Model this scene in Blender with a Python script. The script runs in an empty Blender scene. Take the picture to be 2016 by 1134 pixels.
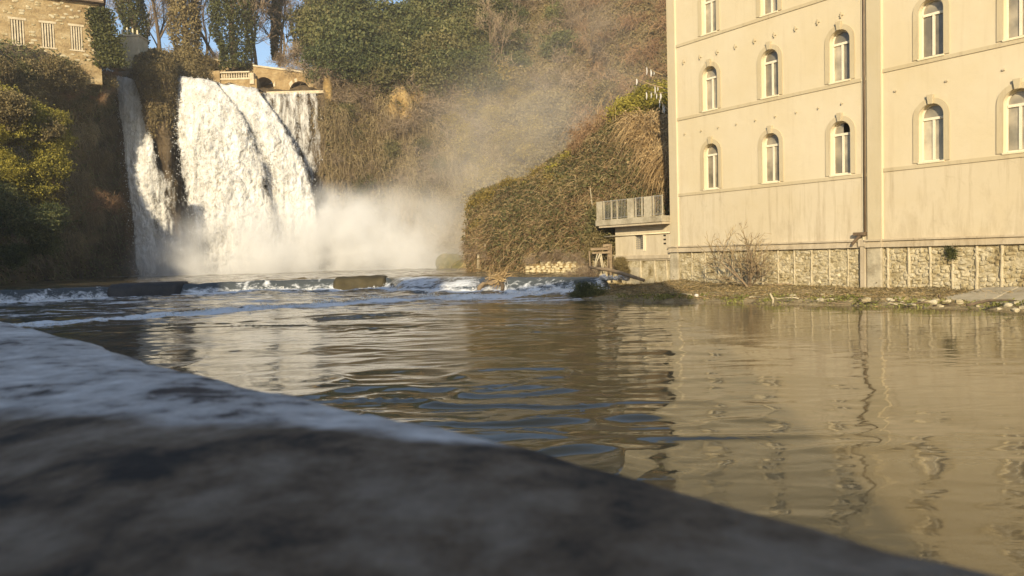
import bpy, math, random
import numpy as np
from mathutils import Matrix, Vector

# ------------------------------------------------------------------ camera, light, exposure
SC = bpy.context.scene
COL = SC.collection
FPX = 1456.0
PITCH = math.radians(-2.6)
ROLL = 0.028
EYE = np.array([0.0, 0.0, 2.4])


def rot_x(a):
    c, s = math.cos(a), math.sin(a)
    return np.array([[1, 0, 0], [0, c, -s], [0, s, c]])


def rot_z(a):
    c, s = math.cos(a), math.sin(a)
    return np.array([[c, -s, 0], [s, c, 0], [0, 0, 1]])


RCAM = rot_x(math.pi / 2 + PITCH) @ rot_z(-ROLL)
cam_data = bpy.data.cameras.new('camera')
cam = bpy.data.objects.new('camera', cam_data)
COL.objects.link(cam)
mw = Matrix([list(RCAM[i]) + [EYE[i]] for i in range(3)] + [[0, 0, 0, 1]])
cam.matrix_world = mw
cam_data.sensor_width = 36.0
cam_data.lens = 36.0 * FPX / 2016.0
cam_data.clip_start = 0.03
cam_data.clip_end = 3000
cam_data.dof.use_dof = True
cam_data.dof.focus_distance = 45
cam_data.dof.aperture_fstop = 5.6
SC.camera = cam

SUN_EL = math.radians(19)
SUN_AZ = math.radians(189.5)
world = bpy.data.worlds.new('World')
SC.world = world
world.use_nodes = True
wn = world.node_tree
bg = wn.nodes['Background']
sky = wn.nodes.new('ShaderNodeTexSky')
sky.sky_type = 'NISHITA'
sky.sun_disc = False
sky.sun_elevation = SUN_EL
sky.sun_rotation = SUN_AZ
sky.air_density = 1.0
sky.dust_density = 0.8
sky.ozone_density = 1.6
wn.links.new(sky.outputs[0], bg.inputs[0])
bg.inputs[1].default_value = 0.12
sun_data = bpy.data.lights.new('sun', 'SUN')
sun_data.energy = 4.6
sun_data.angle = math.radians(0.5)
sun_data.color = (1.0, 0.84, 0.57)
sun = bpy.data.objects.new('sun', sun_data)
COL.objects.link(sun)
sdir = Vector((math.sin(SUN_AZ) * math.cos(SUN_EL), math.cos(SUN_AZ) * math.cos(SUN_EL), math.sin(SUN_EL)))
sun.rotation_euler = sdir.to_track_quat('Z', 'Y').to_euler()
sun.location = (-20, -60, 60)
SC.view_settings.view_transform = 'Standard'
SC.view_settings.look = 'None'
SC.view_settings.exposure = 0.62
SC.view_settings.gamma = 1.0
SC.view_settings.use_curve_mapping = False
SC.render.engine = 'CYCLES'
SC.cycles.volume_step_rate = 2.0
SC.cycles.volume_max_steps = 48
SC.cycles.volume_bounces = 3
SC.cycles.max_bounces = 7
SC.cycles.transparent_max_bounces = 16

# ------------------------------------------------------------------ surveying helpers (photo pixel -> place)
def ray(px, py):
    return RCAM @ np.array([(px - 1008) / FPX, -(py - 567) / FPX, -1.0])


def W(px, py, Y):                       # the point seen at a pixel, Y metres ahead
    w = ray(px, py)
    return EYE + w * (Y / w[1])


def G(px, py, z):                       # ... at height z
    w = ray(px, py)
    return EYE + w * ((z - EYE[2]) / w[2])


FE = np.array([0.5777, -0.8163, 0.0])   # along the big facade, towards the right
FN = np.array([-0.8163, -0.5777, 0.0])  # out of the facade
FO = np.array([9.508, 42.930, 0.0])


def F(s, n, z):                         # facade coordinates -> world
    return FO + FE * s + FN * n + np.array([0, 0, z])


def Fpx(px, py, off=0.0):               # pixel -> facade (s, z)
    w = ray(px, py)
    t = FN @ (FO + FN * off - EYE) / (FN @ w)
    p = EYE + w * t
    return float((p - FO) @ FE), float(p[2])


# ------------------------------------------------------------------ numpy noise
def _h(i, j, k):
    n = (i * 374761393 + j * 668265263 + k * 2147483647 % 1274126177 + k * 97531) & 0xffffffff
    n = ((n ^ (n >> 13)) * 1274126177) & 0xffffffff
    n = n ^ (n >> 16)
    return (n & 0xffff) / 65535.0


def vnoise(x, y, z):
    x, y, z = np.broadcast_arrays(np.asarray(x, float), np.asarray(y, float), np.asarray(z, float))
    xi, yi, zi = np.floor(x).astype(np.int64), np.floor(y).astype(np.int64), np.floor(z).astype(np.int64)
    fx, fy, fz = x - xi, y - yi, z - zi
    fx, fy, fz = fx * fx * (3 - 2 * fx), fy * fy * (3 - 2 * fy), fz * fz * (3 - 2 * fz)
    r = 0
    for a in (0, 1):
        for b in (0, 1):
            for c in (0, 1):
                wgt = (fx if a else 1 - fx) * (fy if b else 1 - fy) * (fz if c else 1 - fz)
                r = r + wgt * _h(xi + a, yi + b, zi + c)
    return r * 2 - 1


def fbm(x, y, z, oct=4, gain=0.5):
    a, r, t = 1.0, 0, 0
    for o in range(oct):
        r = r + a * vnoise(np.asarray(x) * 2 ** o + 17.3 * o, np.asarray(y) * 2 ** o + 5.1 * o, np.asarray(z) * 2 ** o + 9.7 * o)
        t += a
        a *= gain
    return r / t


def sstep(a, b, x):
    t = np.clip((x - a) / (b - a), 0, 1)
    return t * t * (3 - 2 * t)


# ------------------------------------------------------------------ objects
def tag(o, label=None, cat=None, group=None, kind=None):
    if label: o['label'] = label
    if cat: o['category'] = cat
    if group: o['group'] = group
    if kind: o['kind'] = kind
    return o


def thing(name, label, cat, loc=(0, 0, 0), group=None):
    o = bpy.data.objects.new(name, None)
    COL.objects.link(o)
    o.location = [float(v) for v in loc]
    o.empty_display_size = 0.3
    return tag(o, label, cat, group)


def link(name, me, parent=None, loc=None):
    o = bpy.data.objects.new(name, me)
    COL.objects.link(o)
    if parent is not None: o.parent = parent
    if loc is not None: o.location = [float(v) for v in loc]
    return o


def wpos(o):
    p = np.zeros(3)
    while o is not None:
        p = p + np.array(o.location)
        o = o.parent
    return p


def mesh_np(name, V, Fc, mat, smooth=False):
    """V (n,3), Fc (m,k) array or list of such arrays"""
    me = bpy.data.meshes.new(name)
    Fs = Fc if isinstance(Fc, (list, tuple)) else [Fc]
    Fs = [np.asarray(f, np.int32) for f in Fs if len(f)]
    V = np.asarray(V, np.float32)
    me.vertices.add(len(V))
    me.vertices.foreach_set('co', V.ravel())
    loops = np.concatenate([f.ravel() for f in Fs])
    tot = np.concatenate([np.full(len(f), f.shape[1], np.int32) for f in Fs])
    start = np.concatenate([[0], np.cumsum(tot)[:-1]]).astype(np.int32)
    me.loops.add(len(loops))
    me.loops.foreach_set('vertex_index', loops)
    me.polygons.add(len(tot))
    me.polygons.foreach_set('loop_start', start)
    me.polygons.foreach_set('loop_total', tot)
    me.polygons.foreach_set('use_smooth', np.full(len(tot), smooth, bool))
    me.update(calc_edges=True)
    if mat: me.materials.append(mat)
    return me


def put(name, V, Fc, mat, parent=None, smooth=False):
    """world coordinates in; origin at the parent's (or at the mesh's base)"""
    V = np.asarray(V, float)
    if parent is not None:
        V = V - wpos(parent)
        return link(name, mesh_np(name, V, Fc, mat, smooth), parent)
    c = np.array([V[:, 0].mean(), V[:, 1].mean(), V[:, 2].min()])
    return link(name, mesh_np(name, V - c, Fc, mat, smooth), None, c)


def attr(o, name, vals):
    a = o.data.attributes.new(name, 'FLOAT', 'POINT')
    a.data.foreach_set('value', np.asarray(vals, np.float32).ravel())


class MB:
    def __init__(s):
        s.V, s.F = [], []

    def poly(s, pts, faces):
        b = len(s.V)
        s.V += [tuple(map(float, p)) for p in pts]
        s.F += [tuple(b + i for i in f) for f in faces]

    def hexa(s, p):                     # 8 points: bottom ring 0-3, top ring 4-7
        s.poly(p, [(3, 2, 1, 0), (4, 5, 6, 7), (0, 1, 5, 4), (1, 2, 6, 5), (2, 3, 7, 6), (3, 0, 4, 7)])

    def box(s, x0, x1, y0, y1, z0, z1):
        s.hexa([(x0, y0, z0), (x1, y0, z0), (x1, y1, z0), (x0, y1, z0), (x0, y0, z1), (x1, y0, z1), (x1, y1, z1), (x0, y1, z1)])

    def fbox(s, s0, s1, n0, n1, z0, z1):  # a box in facade coordinates (n1 outermost)
        s.hexa([F(s0, n0, z0), F(s1, n0, z0), F(s1, n1, z0), F(s0, n1, z0), F(s0, n0, z1), F(s1, n0, z1), F(s1, n1, z1), F(s0, n1, z1)])

    def tube(s, pts, rads, k=6, cap=True):
        pts = [np.asarray(p, float) for p in pts]
        b = len(s.V)
        for i, p in enumerate(pts):
            d = pts[min(i + 1, len(pts) - 1)] - pts[max(i - 1, 0)]
            d = d / (np.linalg.norm(d) + 1e-9)
            a = np.array([1, 0, 0]) if abs(d[0]) < .8 else np.array([0, 1, 0])
            u = np.cross(d, a); u /= np.linalg.norm(u)
            v = np.cross(d, u)
            for j in range(k):
                t = 2 * math.pi * j / k
                s.V.append(tuple(p + (u * math.cos(t) + v * math.sin(t)) * rads[i]))
        for i in range(len(pts) - 1):
            for j in range(k):
                s.F.append((b + i * k + j, b + i * k + (j + 1) % k, b + (i + 1) * k + (j + 1) % k, b + (i + 1) * k + j))
        if cap:
            s.F.append(tuple(b + j for j in range(k))[::-1])
            s.F.append(tuple(b + (len(pts) - 1) * k + j for j in range(k)))

    def build(s, name, mat, parent=None, smooth=False):
        V = np.array(s.V, float)
        if parent is not None:
            V = V - wpos(parent); loc = None
        else:
            loc = np.array([V[:, 0].mean(), V[:, 1].mean(), V[:, 2].min()]); V = V - loc
        me = bpy.data.meshes.new(name)
        me.from_pydata(V.tolist(), [], s.F)
        if smooth: me.polygons.foreach_set('use_smooth', [True] * len(me.polygons))
        me.update()
        if mat: me.materials.append(mat)
        return link(name, me, parent, loc)


def bevel(o, w=0.02, seg=2):
    m = o.modifiers.new('bevel', 'BEVEL'); m.width = w; m.segments = seg; m.limit_method = 'ANGLE'
    return o


def grid_faces(nu, nv):
    i = np.arange(nu - 1)[:, None] * nv + np.arange(nv - 1)[None, :]
    i = i.ravel()
    return np.stack([i, i + nv, i + nv + 1, i + 1], 1)


# ------------------------------------------------------------------ materials
def new_mat(name):
    m = bpy.data.materials.new(name); m.use_nodes = True
    nt = m.node_tree
    return m, nt, nt.nodes['Principled BSDF']


def nd(nt, typ, **kw):
    n = nt.nodes.new(typ)
    for k, v in kw.items(): setattr(n, k, v)
    return n


def noise_node(nt, scale, detail=5, rough=0.6, coord='Object', stretch=None, dist=0.0):
    if coord == 'World':
        out = nd(nt, 'ShaderNodeNewGeometry').outputs['Position']
    else:
        out = nd(nt, 'ShaderNodeTexCoord').outputs[coord]
    if stretch:
        mp = nd(nt, 'ShaderNodeMapping'); mp.inputs['Scale'].default_value = stretch
        nt.links.new(out, mp.inputs[0]); out = mp.outputs[0]
    n = nd(nt, 'ShaderNodeTexNoise')
    n.inputs['Scale'].default_value = scale; n.inputs['Detail'].default_value = detail
    n.inputs['Roughness'].default_value = rough; n.inputs['Distortion'].default_value = dist
    nt.links.new(out, n.inputs['Vector'])
    return n


def ramp(nt, src, stops):
    r = nd(nt, 'ShaderNodeValToRGB')
    e = r.color_ramp.elements
    while len(e) < len(stops): e.new(0.5)
    for i, (p, c) in enumerate(stops):
        e[i].position = p
        e[i].color = (c, c, c, 1) if isinstance(c, (int, float)) else (*c, 1)
    nt.links.new(src, r.inputs[0])
    return r


def mixc(nt, fac, a, b, mode='MIX'):
    m = nd(nt, 'ShaderNodeMix', data_type='RGBA', blend_type=mode)
    for sock, v in ((m.inputs[0], fac), (m.inputs[6], a), (m.inputs[7], b)):
        if isinstance(v, (int, float)): sock.default_value = v
        elif isinstance(v, tuple): sock.default_value = (*v, 1)
        else: nt.links.new(v, sock)
    return m.outputs[2]


def bump(nt, b, src, strength, dist=0.02, prev=None):
    n = nd(nt, 'ShaderNodeBump'); n.inputs['Strength'].default_value = strength; n.inputs['Distance'].default_value = dist
    nt.links.new(src, n.inputs['Height'])
    if prev is not None: nt.links.new(prev, n.inputs['Normal'])
    nt.links.new(n.outputs[0], b.inputs['Normal'])
    return n.outputs[0]


def surf_mat(name, cols, scale=1.0, rough=0.85, bstr=0.4, bdist=0.03, fine=12.0, stretch=None, coord='Object', spec=0.3, island=0.0):
    """two noises: broad for colour patches, fine for grain and relief"""
    m, nt, b = new_mat(name)
    n1 = noise_node(nt, scale, 6, 0.62, coord, stretch)
    k = len(cols)
    r = ramp(nt, n1.outputs['Fac'], [(0.3 + 0.4 * i / max(1, k - 1), c) for i, c in enumerate(cols)])
    n2 = noise_node(nt, scale * fine, 5, 0.65, coord)
    r2 = ramp(nt, n2.outputs['Fac'], [(0.25, 0.72), (0.75, 1.18)])
    c = mixc(nt, 1.0, r.outputs[0], r2.outputs[0], 'MULTIPLY')
    if island:
        g = nd(nt, 'ShaderNodeNewGeometry')
        r3 = ramp(nt, g.outputs['Random Per Island'], [(0, 1 - island), (1, 1 + island)])
        c = mixc(nt, 1.0, c, r3.outputs[0], 'MULTIPLY')
    nt.links.new(c, b.inputs['Base Color'])
    b.inputs['Roughness'].default_value = rough
    b.inputs['Specular IOR Level'].default_value = spec
    if bstr:
        bump(nt, b, n2.outputs['Fac'], bstr, bdist)
    return m


def leaf_mat(name, cols, rough=0.6, trans=0.25, scale=0.25):
    m, nt, b = new_mat(name)
    g = nd(nt, 'ShaderNodeNewGeometry')
    n1 = noise_node(nt, scale, 3, 0.6)
    oi = nd(nt, 'ShaderNodeObjectInfo')
    a = nd(nt, 'ShaderNodeMath', operation='MULTIPLY_ADD'); a.inputs[1].default_value = 0.45; a.inputs[2].default_value = 0.0
    nt.links.new(g.outputs['Random Per Island'], a.inputs[0])
    a2 = nd(nt, 'ShaderNodeMath', operation='MULTIPLY_ADD'); a2.inputs[1].default_value = 0.7
    nt.links.new(n1.outputs['Fac'], a2.inputs[0]); nt.links.new(a.outputs[0], a2.inputs[2])
    a3 = nd(nt, 'ShaderNodeMath', operation='MULTIPLY_ADD'); a3.inputs[1].default_value = 0.32
    nt.links.new(oi.outputs['Random'], a3.inputs[0]); nt.links.new(a2.outputs[0], a3.inputs[2])
    k = len(cols)
    r = ramp(nt, a3.outputs[0], [(0.36 + 0.65 * i / max(1, k - 1), c) for i, c in enumerate(cols)])
    nt.links.new(r.outputs[0], b.inputs['Base Color'])
    b.inputs['Roughness'].default_value = rough
    b.inputs['Specular IOR Level'].default_value = 0.25
    if trans:
        t = nd(nt, 'ShaderNodeBsdfTranslucent'); nt.links.new(r.outputs[0], t.inputs[0])
        mx = nd(nt, 'ShaderNodeMixShader'); mx.inputs[0].default_value = trans
        out = nt.nodes['Material Output']
        nt.links.new(b.outputs[0], mx.inputs[1]); nt.links.new(t.outputs[0], mx.inputs[2]); nt.links.new(mx.outputs[0], out.inputs[0])
    return m


def stucco_mat(name, base, dirty, streak=0.5):
    m, nt, b = new_mat(name)
    n1 = noise_node(nt, 0.25, 5, 0.6, 'World')
    c1 = mixc(nt, ramp(nt, n1.outputs['Fac'], [(0.35, 0.0), (0.7, 1.0)]).outputs[0], base, tuple(v * f for v, f in zip(base, (0.93, 0.90, 0.82))))
    n2 = noise_node(nt, 1.0, 6, 0.7, 'World', stretch=(3.2, 3.2, 0.22))
    f2 = ramp(nt, n2.outputs['Fac'], [(0.52, 0.0), (0.78, streak)])
    c2 = mixc(nt, f2.outputs[0], c1, dirty)
    n3 = noise_node(nt, 0.8, 9, 0.78, 'World', dist=0.8)
    f3 = ramp(nt, n3.outputs['Fac'], [(0.58, 0.0), (0.74, streak * 0.55)])
    c3 = mixc(nt, f3.outputs[0], c2, tuple(v * 0.72 for v in dirty))
    # rising damp and grime on the lowest storey, thinning out upwards
    gp = nd(nt, 'ShaderNodeNewGeometry'); sz = nd(nt, 'ShaderNodeSeparateXYZ'); nt.links.new(gp.outputs['Position'], sz.inputs[0])
    mz = nd(nt, 'ShaderNodeMapRange'); mz.inputs['From Min'].default_value = 5.6; mz.inputs['From Max'].default_value = 2.4
    mz.inputs['To Min'].default_value = 0.0; mz.inputs['To Max'].default_value = 0.22; nt.links.new(sz.outputs['Z'], mz.inputs[0])
    n5 = noise_node(nt, 1.3, 7, 0.7, 'World', stretch=(1.6, 1.6, 0.5), dist=0.5)
    ad = nd(nt, 'ShaderNodeMath', operation='ADD'); nt.links.new(n5.outputs['Fac'], ad.inputs[0]); nt.links.new(mz.outputs[0], ad.inputs[1])
    f5 = ramp(nt, ad.outputs[0], [(0.62, 0.0), (0.90, 0.42)])
    c3 = mixc(nt, f5.outputs[0], c3, dirty)
    nt.links.new(c3, b.inputs['Base Color'])
    b.inputs['Roughness'].default_value = 0.9
    b.inputs['Specular IOR Level'].default_value = 0.15
    n4 = noise_node(nt, 2.2, 7, 0.6)
    bump(nt, b, n4.outputs['Fac'], 0.35, 0.05)
    return m


M = {}
M['stucco'] = stucco_mat('cream_plaster', (0.56, 0.485, 0.345), (0.36, 0.27, 0.17), 0.25)
M['stucco_low'] = stucco_mat('weathered_cream_plaster', (0.53, 0.46, 0.335), (0.30, 0.235, 0.15), 0.7)
M['band'] = stucco_mat('sand_plaster_trim', (0.47, 0.40, 0.27), (0.27, 0.21, 0.13), 0.6)
M['reveal'] = stucco_mat('pale_reveal_plaster', (0.68, 0.60, 0.43), (0.5, 0.4, 0.25), 0.2)
M['pilaster'] = stucco_mat('pilaster_plaster', (0.48, 0.415, 0.29), (0.33, 0.27, 0.17), 0.35)
M['cornice'] = stucco_mat('cornice_stone', (0.47, 0.40, 0.29), (0.22, 0.17, 0.11), 0.8)
M['frame'] = surf_mat('painted_window_frame', [(0.72, 0.66, 0.52), (0.66, 0.59, 0.45)], 3, 0.5, 0.1, 0.003)
M['plinth'] = surf_mat('mossy_mortar', [(0.15, 0.11, 0.04), (0.36, 0.295, 0.17), (0.50, 0.43, 0.29), (0.27, 0.215, 0.10)], 1.7, 0.95, 0.9, 0.08, 6, coord='World')
M['stone'] = surf_mat('rubble_stone', [(0.17, 0.12, 0.05), (0.34, 0.28, 0.16), (0.48, 0.42, 0.29), (0.36, 0.30, 0.19)], 1.5, 0.95, 0.9, 0.05, 7, island=0.25, coord='World')
M['rib'] = surf_mat('lime_crust', [(0.36, 0.30, 0.19), (0.52, 0.45, 0.31)], 3, 0.9, 0.5, 0.03, 6)
M['metal'] = surf_mat('grey_painted_metal', [(0.20, 0.20, 0.20), (0.30, 0.27, 0.22)], 4, 0.5, 0.1, 0.005)
M['pipe'] = surf_mat('brown_sheet_metal', [(0.11, 0.075, 0.045), (0.17, 0.12, 0.075)], 3, 0.5, 0.1, 0.005)
M['concrete'] = surf_mat('worn_concrete', [(0.24, 0.20, 0.13), (0.40, 0.35, 0.25), (0.46, 0.40, 0.29)], 0.8, 0.92, 0.6, 0.03, 9)
M['dark_concrete'] = surf_mat('wet_dark_concrete', [(0.03, 0.03, 0.03), (0.06, 0.055, 0.05)], 1.0, 0.6, 0.5, 0.03, 9)
M['brown_concrete'] = surf_mat('mossy_brown_concrete', [(0.046, 0.036, 0.016), (0.085, 0.068, 0.033)], 1.0, 0.75, 0.6, 0.04, 9)
M['rock'] = surf_mat('cliff_rock', [(0.05, 0.04, 0.022), (0.11, 0.085, 0.045), (0.19, 0.14, 0.07)], 0.28, 0.95, 1.0, 0.35, 6)
M['wet_rock'] = surf_mat('wet_brown_rock', [(0.035, 0.026, 0.015), (0.10, 0.07, 0.038), (0.16, 0.115, 0.06)], 0.4, 0.6, 1.0, 0.3, 5, stretch=(1.6, 1.6, 0.3))
M['ochre_rock'] = surf_mat('ochre_tufa', [(0.22, 0.14, 0.05), (0.42, 0.29, 0.12), (0.5, 0.38, 0.19)], 0.5, 0.95, 1.0, 0.3, 6)
M['hill'] = surf_mat('leaf_litter_slope', [(0.072, 0.055, 0.026), (0.130, 0.098, 0.046), (0.098, 0.091, 0.036)], 0.2, 0.98, 1.0, 0.4, 7)
M['bank'] = surf_mat('littered_river_bank', [(0.13, 0.095, 0.045), (0.28, 0.22, 0.12), (0.38, 0.32, 0.19)], 1.3, 0.97, 0.9, 0.08, 8)
M['house_stone'] = surf_mat('golden_rubble_masonry', [(0.16, 0.105, 0.05), (0.32, 0.235, 0.12), (0.42, 0.335, 0.20)], 0.5, 0.95, 0.9, 0.1, 9, stretch=(1, 1, 2.2))
M['bridge_stone'] = surf_mat('brown_bridge_masonry', [(0.16, 0.105, 0.05), (0.30, 0.21, 0.10), (0.38, 0.29, 0.16)], 0.8, 0.95, 0.9, 0.1, 7)
M['pale_stone'] = surf_mat('pale_cut_stone', [(0.40, 0.33, 0.22), (0.58, 0.50, 0.36)], 1.5, 0.9, 0.5, 0.03, 6)
M['wood'] = surf_mat('grey_driftwood', [(0.17, 0.12, 0.07), (0.32, 0.24, 0.15)], 2, 0.9, 0.5, 0.02, 6, stretch=(1, 1, 3))
M['bark'] = surf_mat('bark', [(0.085, 0.06, 0.038), (0.20, 0.145, 0.09)], 1.5, 0.95, 0.8, 0.04, 6)
M['twig'] = leaf_mat('bare_twigs', [(0.120, 0.084, 0.054), (0.228, 0.168, 0.108), (0.324, 0.252, 0.168)], 0.9, 0)
M['twig_red'] = leaf_mat('rusty_twigs', [(0.14, 0.075, 0.04), (0.25, 0.15, 0.08), (0.33, 0.22, 0.12)], 0.9, 0)
M['straw'] = leaf_mat('straw_vines', [(0.22, 0.14, 0.06), (0.42, 0.29, 0.14), (0.55, 0.42, 0.23)], 0.9, 0.1)
M['vine'] = leaf_mat('tan_vines', [(0.112, 0.077, 0.040), (0.237, 0.175, 0.094), (0.350, 0.275, 0.150)], 0.9, 0)
M['leaf_dark'] = leaf_mat('dark_evergreen_leaves', [(0.039, 0.053, 0.021), (0.096, 0.109, 0.039), (0.194, 0.185, 0.070)])
M['leaf_olive'] = leaf_mat('olive_leaves', [(0.054, 0.058, 0.022), (0.115, 0.111, 0.041), (0.203, 0.176, 0.074)])
M['leaf_yellow'] = leaf_mat('yellow_green_leaves', [(0.109, 0.103, 0.022), (0.274, 0.238, 0.041), (0.437, 0.365, 0.063)])
M['leaf_brown'] = leaf_mat('olive_brown_leaves', [(0.101, 0.076, 0.034), (0.194, 0.149, 0.064), (0.288, 0.227, 0.101)])
M['leaf_gold'] = leaf_mat('golden_moss_leaves', [(0.132, 0.093, 0.022), (0.248, 0.186, 0.047), (0.373, 0.279, 0.078)])
M['leaf_ivy'] = leaf_mat('ivy_leaves', [(0.030, 0.036, 0.010), (0.075, 0.080, 0.022), (0.14, 0.135, 0.045)])
M['leaf_green'] = leaf_mat('fresh_bank_leaves', [(0.081, 0.095, 0.020), (0.203, 0.203, 0.047), (0.351, 0.338, 0.108)])
M['roof'] = surf_mat('terracotta_tiles', [(0.22, 0.11, 0.06), (0.34, 0.19, 0.11)], 2, 0.9, 0.5, 0.03, 5)
M['debris_white'] = surf_mat('dirty_white_plastic', [(0.5, 0.46, 0.4), (0.75, 0.72, 0.68)], 4, 0.7, 0.2, 0.01)
M['dark'] = surf_mat('dark_interior', [(0.02, 0.018, 0.015), (0.03, 0.026, 0.02)], 2, 0.9, 0)


def glass_mat():
    m, nt, b = new_mat('grey_beige_window_glass')
    n = noise_node(nt, 1.3, 3, 0.5)
    r = ramp(nt, n.outputs['Fac'], [(0.35, (0.17, 0.15, 0.11)), (0.65, (0.38, 0.33, 0.24))])  # grey-beige base colour stands in for reflections and curtains behind the panes
    oi = nd(nt, 'ShaderNodeObjectInfo'); r7 = ramp(nt, oi.outputs['Random'], [(0.0, 0.55), (1.0, 1.35)])
    nt.links.new(mixc(nt, 1.0, r.outputs[0], r7.outputs[0], 'MULTIPLY'), b.inputs['Base Color'])
    b.inputs['Roughness'].default_value = 0.12
    b.inputs['Specular IOR Level'].default_value = 0.6
    n2 = noise_node(nt, 2.0, 2)
    bump(nt, b, n2.outputs['Fac'], 0.05, 0.02)
    return m


M['glass'] = glass_mat()


def water_mat():
    m, nt, b = new_mat('river_water')
    a = nd(nt, 'ShaderNodeAttribute', attribute_name='foam')
    k = nd(nt, 'ShaderNodeAttribute', attribute_name='deep')
    nf = noise_node(nt, 3.2, 7, 0.75, stretch=(0.55, 1.0, 1.0), dist=0.6)
    ad = nd(nt, 'ShaderNodeMath', operation='ADD')
    nt.links.new(a.outputs['Fac'], ad.inputs[0]); nt.links.new(nf.outputs['Fac'], ad.inputs[1])
    fr = ramp(nt, ad.outputs[0], [(0.80, 0.0), (1.0, 1.0)])
    base = mixc(nt, k.outputs['Fac'], (0.150, 0.112, 0.055), (0.070, 0.078, 0.080))
    c = mixc(nt, fr.outputs[0], base, (0.74, 0.76, 0.78))
    nt.links.new(c, b.inputs['Base Color'])
    rr = nd(nt, 'ShaderNodeMapRange'); rr.inputs['To Min'].default_value = 0.045; rr.inputs['To Max'].default_value = 0.6
    nt.links.new(fr.outputs[0], rr.inputs[0]); nt.links.new(rr.outputs[0], b.inputs['Roughness'])
    b.inputs['IOR'].default_value = 1.333
    w1 = noise_node(nt, 1.1, 2, 0.5, stretch=(0.55, 1.3, 1), dist=0.4)
    w2 = noise_node(nt, 5.5, 3, 0.5, stretch=(0.55, 1.3, 1), dist=0.5)
    pm = noise_node(nt, 0.16, 3, 0.6, stretch=(0.7, 1.4, 1))
    pr = ramp(nt, pm.outputs['Fac'], [(0.42, 0.12), (0.60, 1.0)])
    wm = nd(nt, 'ShaderNodeMath', operation='MULTIPLY'); nt.links.new(w2.outputs['Fac'], wm.inputs[0]); nt.links.new(pr.outputs[0], wm.inputs[1])
    p = bump(nt, b, w1.outputs['Fac'], 0.5, 0.042)
    p = bump(nt, b, wm.outputs[0], 0.5, 0.0085, p)
    fm = nd(nt, 'ShaderNodeMath', operation='MULTIPLY'); nt.links.new(nf.outputs['Fac'], fm.inputs[0]); nt.links.new(fr.outputs[0], fm.inputs[1])
    bump(nt, b, fm.outputs[0], 0.4, 0.06, p)
    return m


M['water'] = water_mat()


def fall_mat():
    m, nt, b = new_mat('white_falling_water')
    a = nd(nt, 'ShaderNodeAttribute', attribute_name='cover')
    n1 = noise_node(nt, 1.5, 7, 0.72, stretch=(1.0, 1.0, 0.5))
    r1 = ramp(nt, n1.outputs['Fac'], [(0.30, (0.36, 0.33, 0.27)), (0.45, (0.60, 0.58, 0.54)), (0.64, (0.74, 0.73, 0.71))])
    n9 = noise_node(nt, 0.9, 6, 0.65, stretch=(1.4, 1.0, 0.10), dist=0.25)
    r9 = ramp(nt, n9.outputs['Fac'], [(0.36, 0.62), (0.56, 1.05)])
    nt.links.new(mixc(nt, 1.0, r1.outputs[0], r9.outputs[0], 'MULTIPLY'), b.inputs['Base Color'])
    b.inputs['Roughness'].default_value = 0.7
    b.inputs['Specular IOR Level'].default_value = 0.2
    n2 = noise_node(nt, 1.1, 8, 0.74, stretch=(1.0, 1.0, 0.28), dist=0.3)
    ad = nd(nt, 'ShaderNodeMath', operation='ADD')
    nt.links.new(a.outputs['Fac'], ad.inputs[0]); nt.links.new(n2.outputs['Fac'], ad.inputs[1])
    al = ramp(nt, ad.outputs[0], [(0.78, 0.0), (1.02, 1.0)])
    nt.links.new(al.outputs[0], b.inputs['Alpha'])
    bump(nt, b, n1.outputs['Fac'], 0.7, 0.35)
    return m


M['fall'] = fall_mat()


def spray_mat():
    m, nt, b = new_mat('white_spray')
    b.inputs['Base Color'].default_value = (0.66, 0.66, 0.64, 1)
    b.inputs['Roughness'].default_value = 0.7
    return m


M['spray'] = spray_mat()


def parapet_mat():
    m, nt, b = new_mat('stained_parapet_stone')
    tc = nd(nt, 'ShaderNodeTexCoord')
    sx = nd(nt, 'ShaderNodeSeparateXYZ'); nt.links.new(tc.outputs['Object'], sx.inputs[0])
    # the stone towards the inner edge is coloured darker, along an uneven boundary
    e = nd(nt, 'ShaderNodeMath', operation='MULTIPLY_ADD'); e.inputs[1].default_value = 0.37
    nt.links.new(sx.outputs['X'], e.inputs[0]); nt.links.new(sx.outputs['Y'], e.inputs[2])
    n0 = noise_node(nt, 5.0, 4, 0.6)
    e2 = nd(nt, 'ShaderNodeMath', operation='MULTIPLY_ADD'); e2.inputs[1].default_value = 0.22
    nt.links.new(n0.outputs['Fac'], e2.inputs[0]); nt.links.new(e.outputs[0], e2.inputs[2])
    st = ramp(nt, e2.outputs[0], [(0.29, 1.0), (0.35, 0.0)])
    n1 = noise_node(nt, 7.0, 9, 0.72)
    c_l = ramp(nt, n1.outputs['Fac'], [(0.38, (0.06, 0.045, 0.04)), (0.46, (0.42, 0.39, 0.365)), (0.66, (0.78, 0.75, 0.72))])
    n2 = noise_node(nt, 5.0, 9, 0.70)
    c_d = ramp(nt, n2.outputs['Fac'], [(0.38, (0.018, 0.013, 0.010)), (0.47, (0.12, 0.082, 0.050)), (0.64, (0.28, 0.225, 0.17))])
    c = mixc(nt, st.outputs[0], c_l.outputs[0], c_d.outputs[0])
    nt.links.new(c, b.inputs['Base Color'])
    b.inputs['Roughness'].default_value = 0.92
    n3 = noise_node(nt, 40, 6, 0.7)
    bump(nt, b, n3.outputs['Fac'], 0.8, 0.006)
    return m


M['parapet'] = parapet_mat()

# ------------------------------------------------------------------ foliage builders (numpy)
RNG = np.random.default_rng(7)


def unit(v):
    return v / (np.linalg.norm(v, axis=-1, keepdims=True) + 1e-9)


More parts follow.
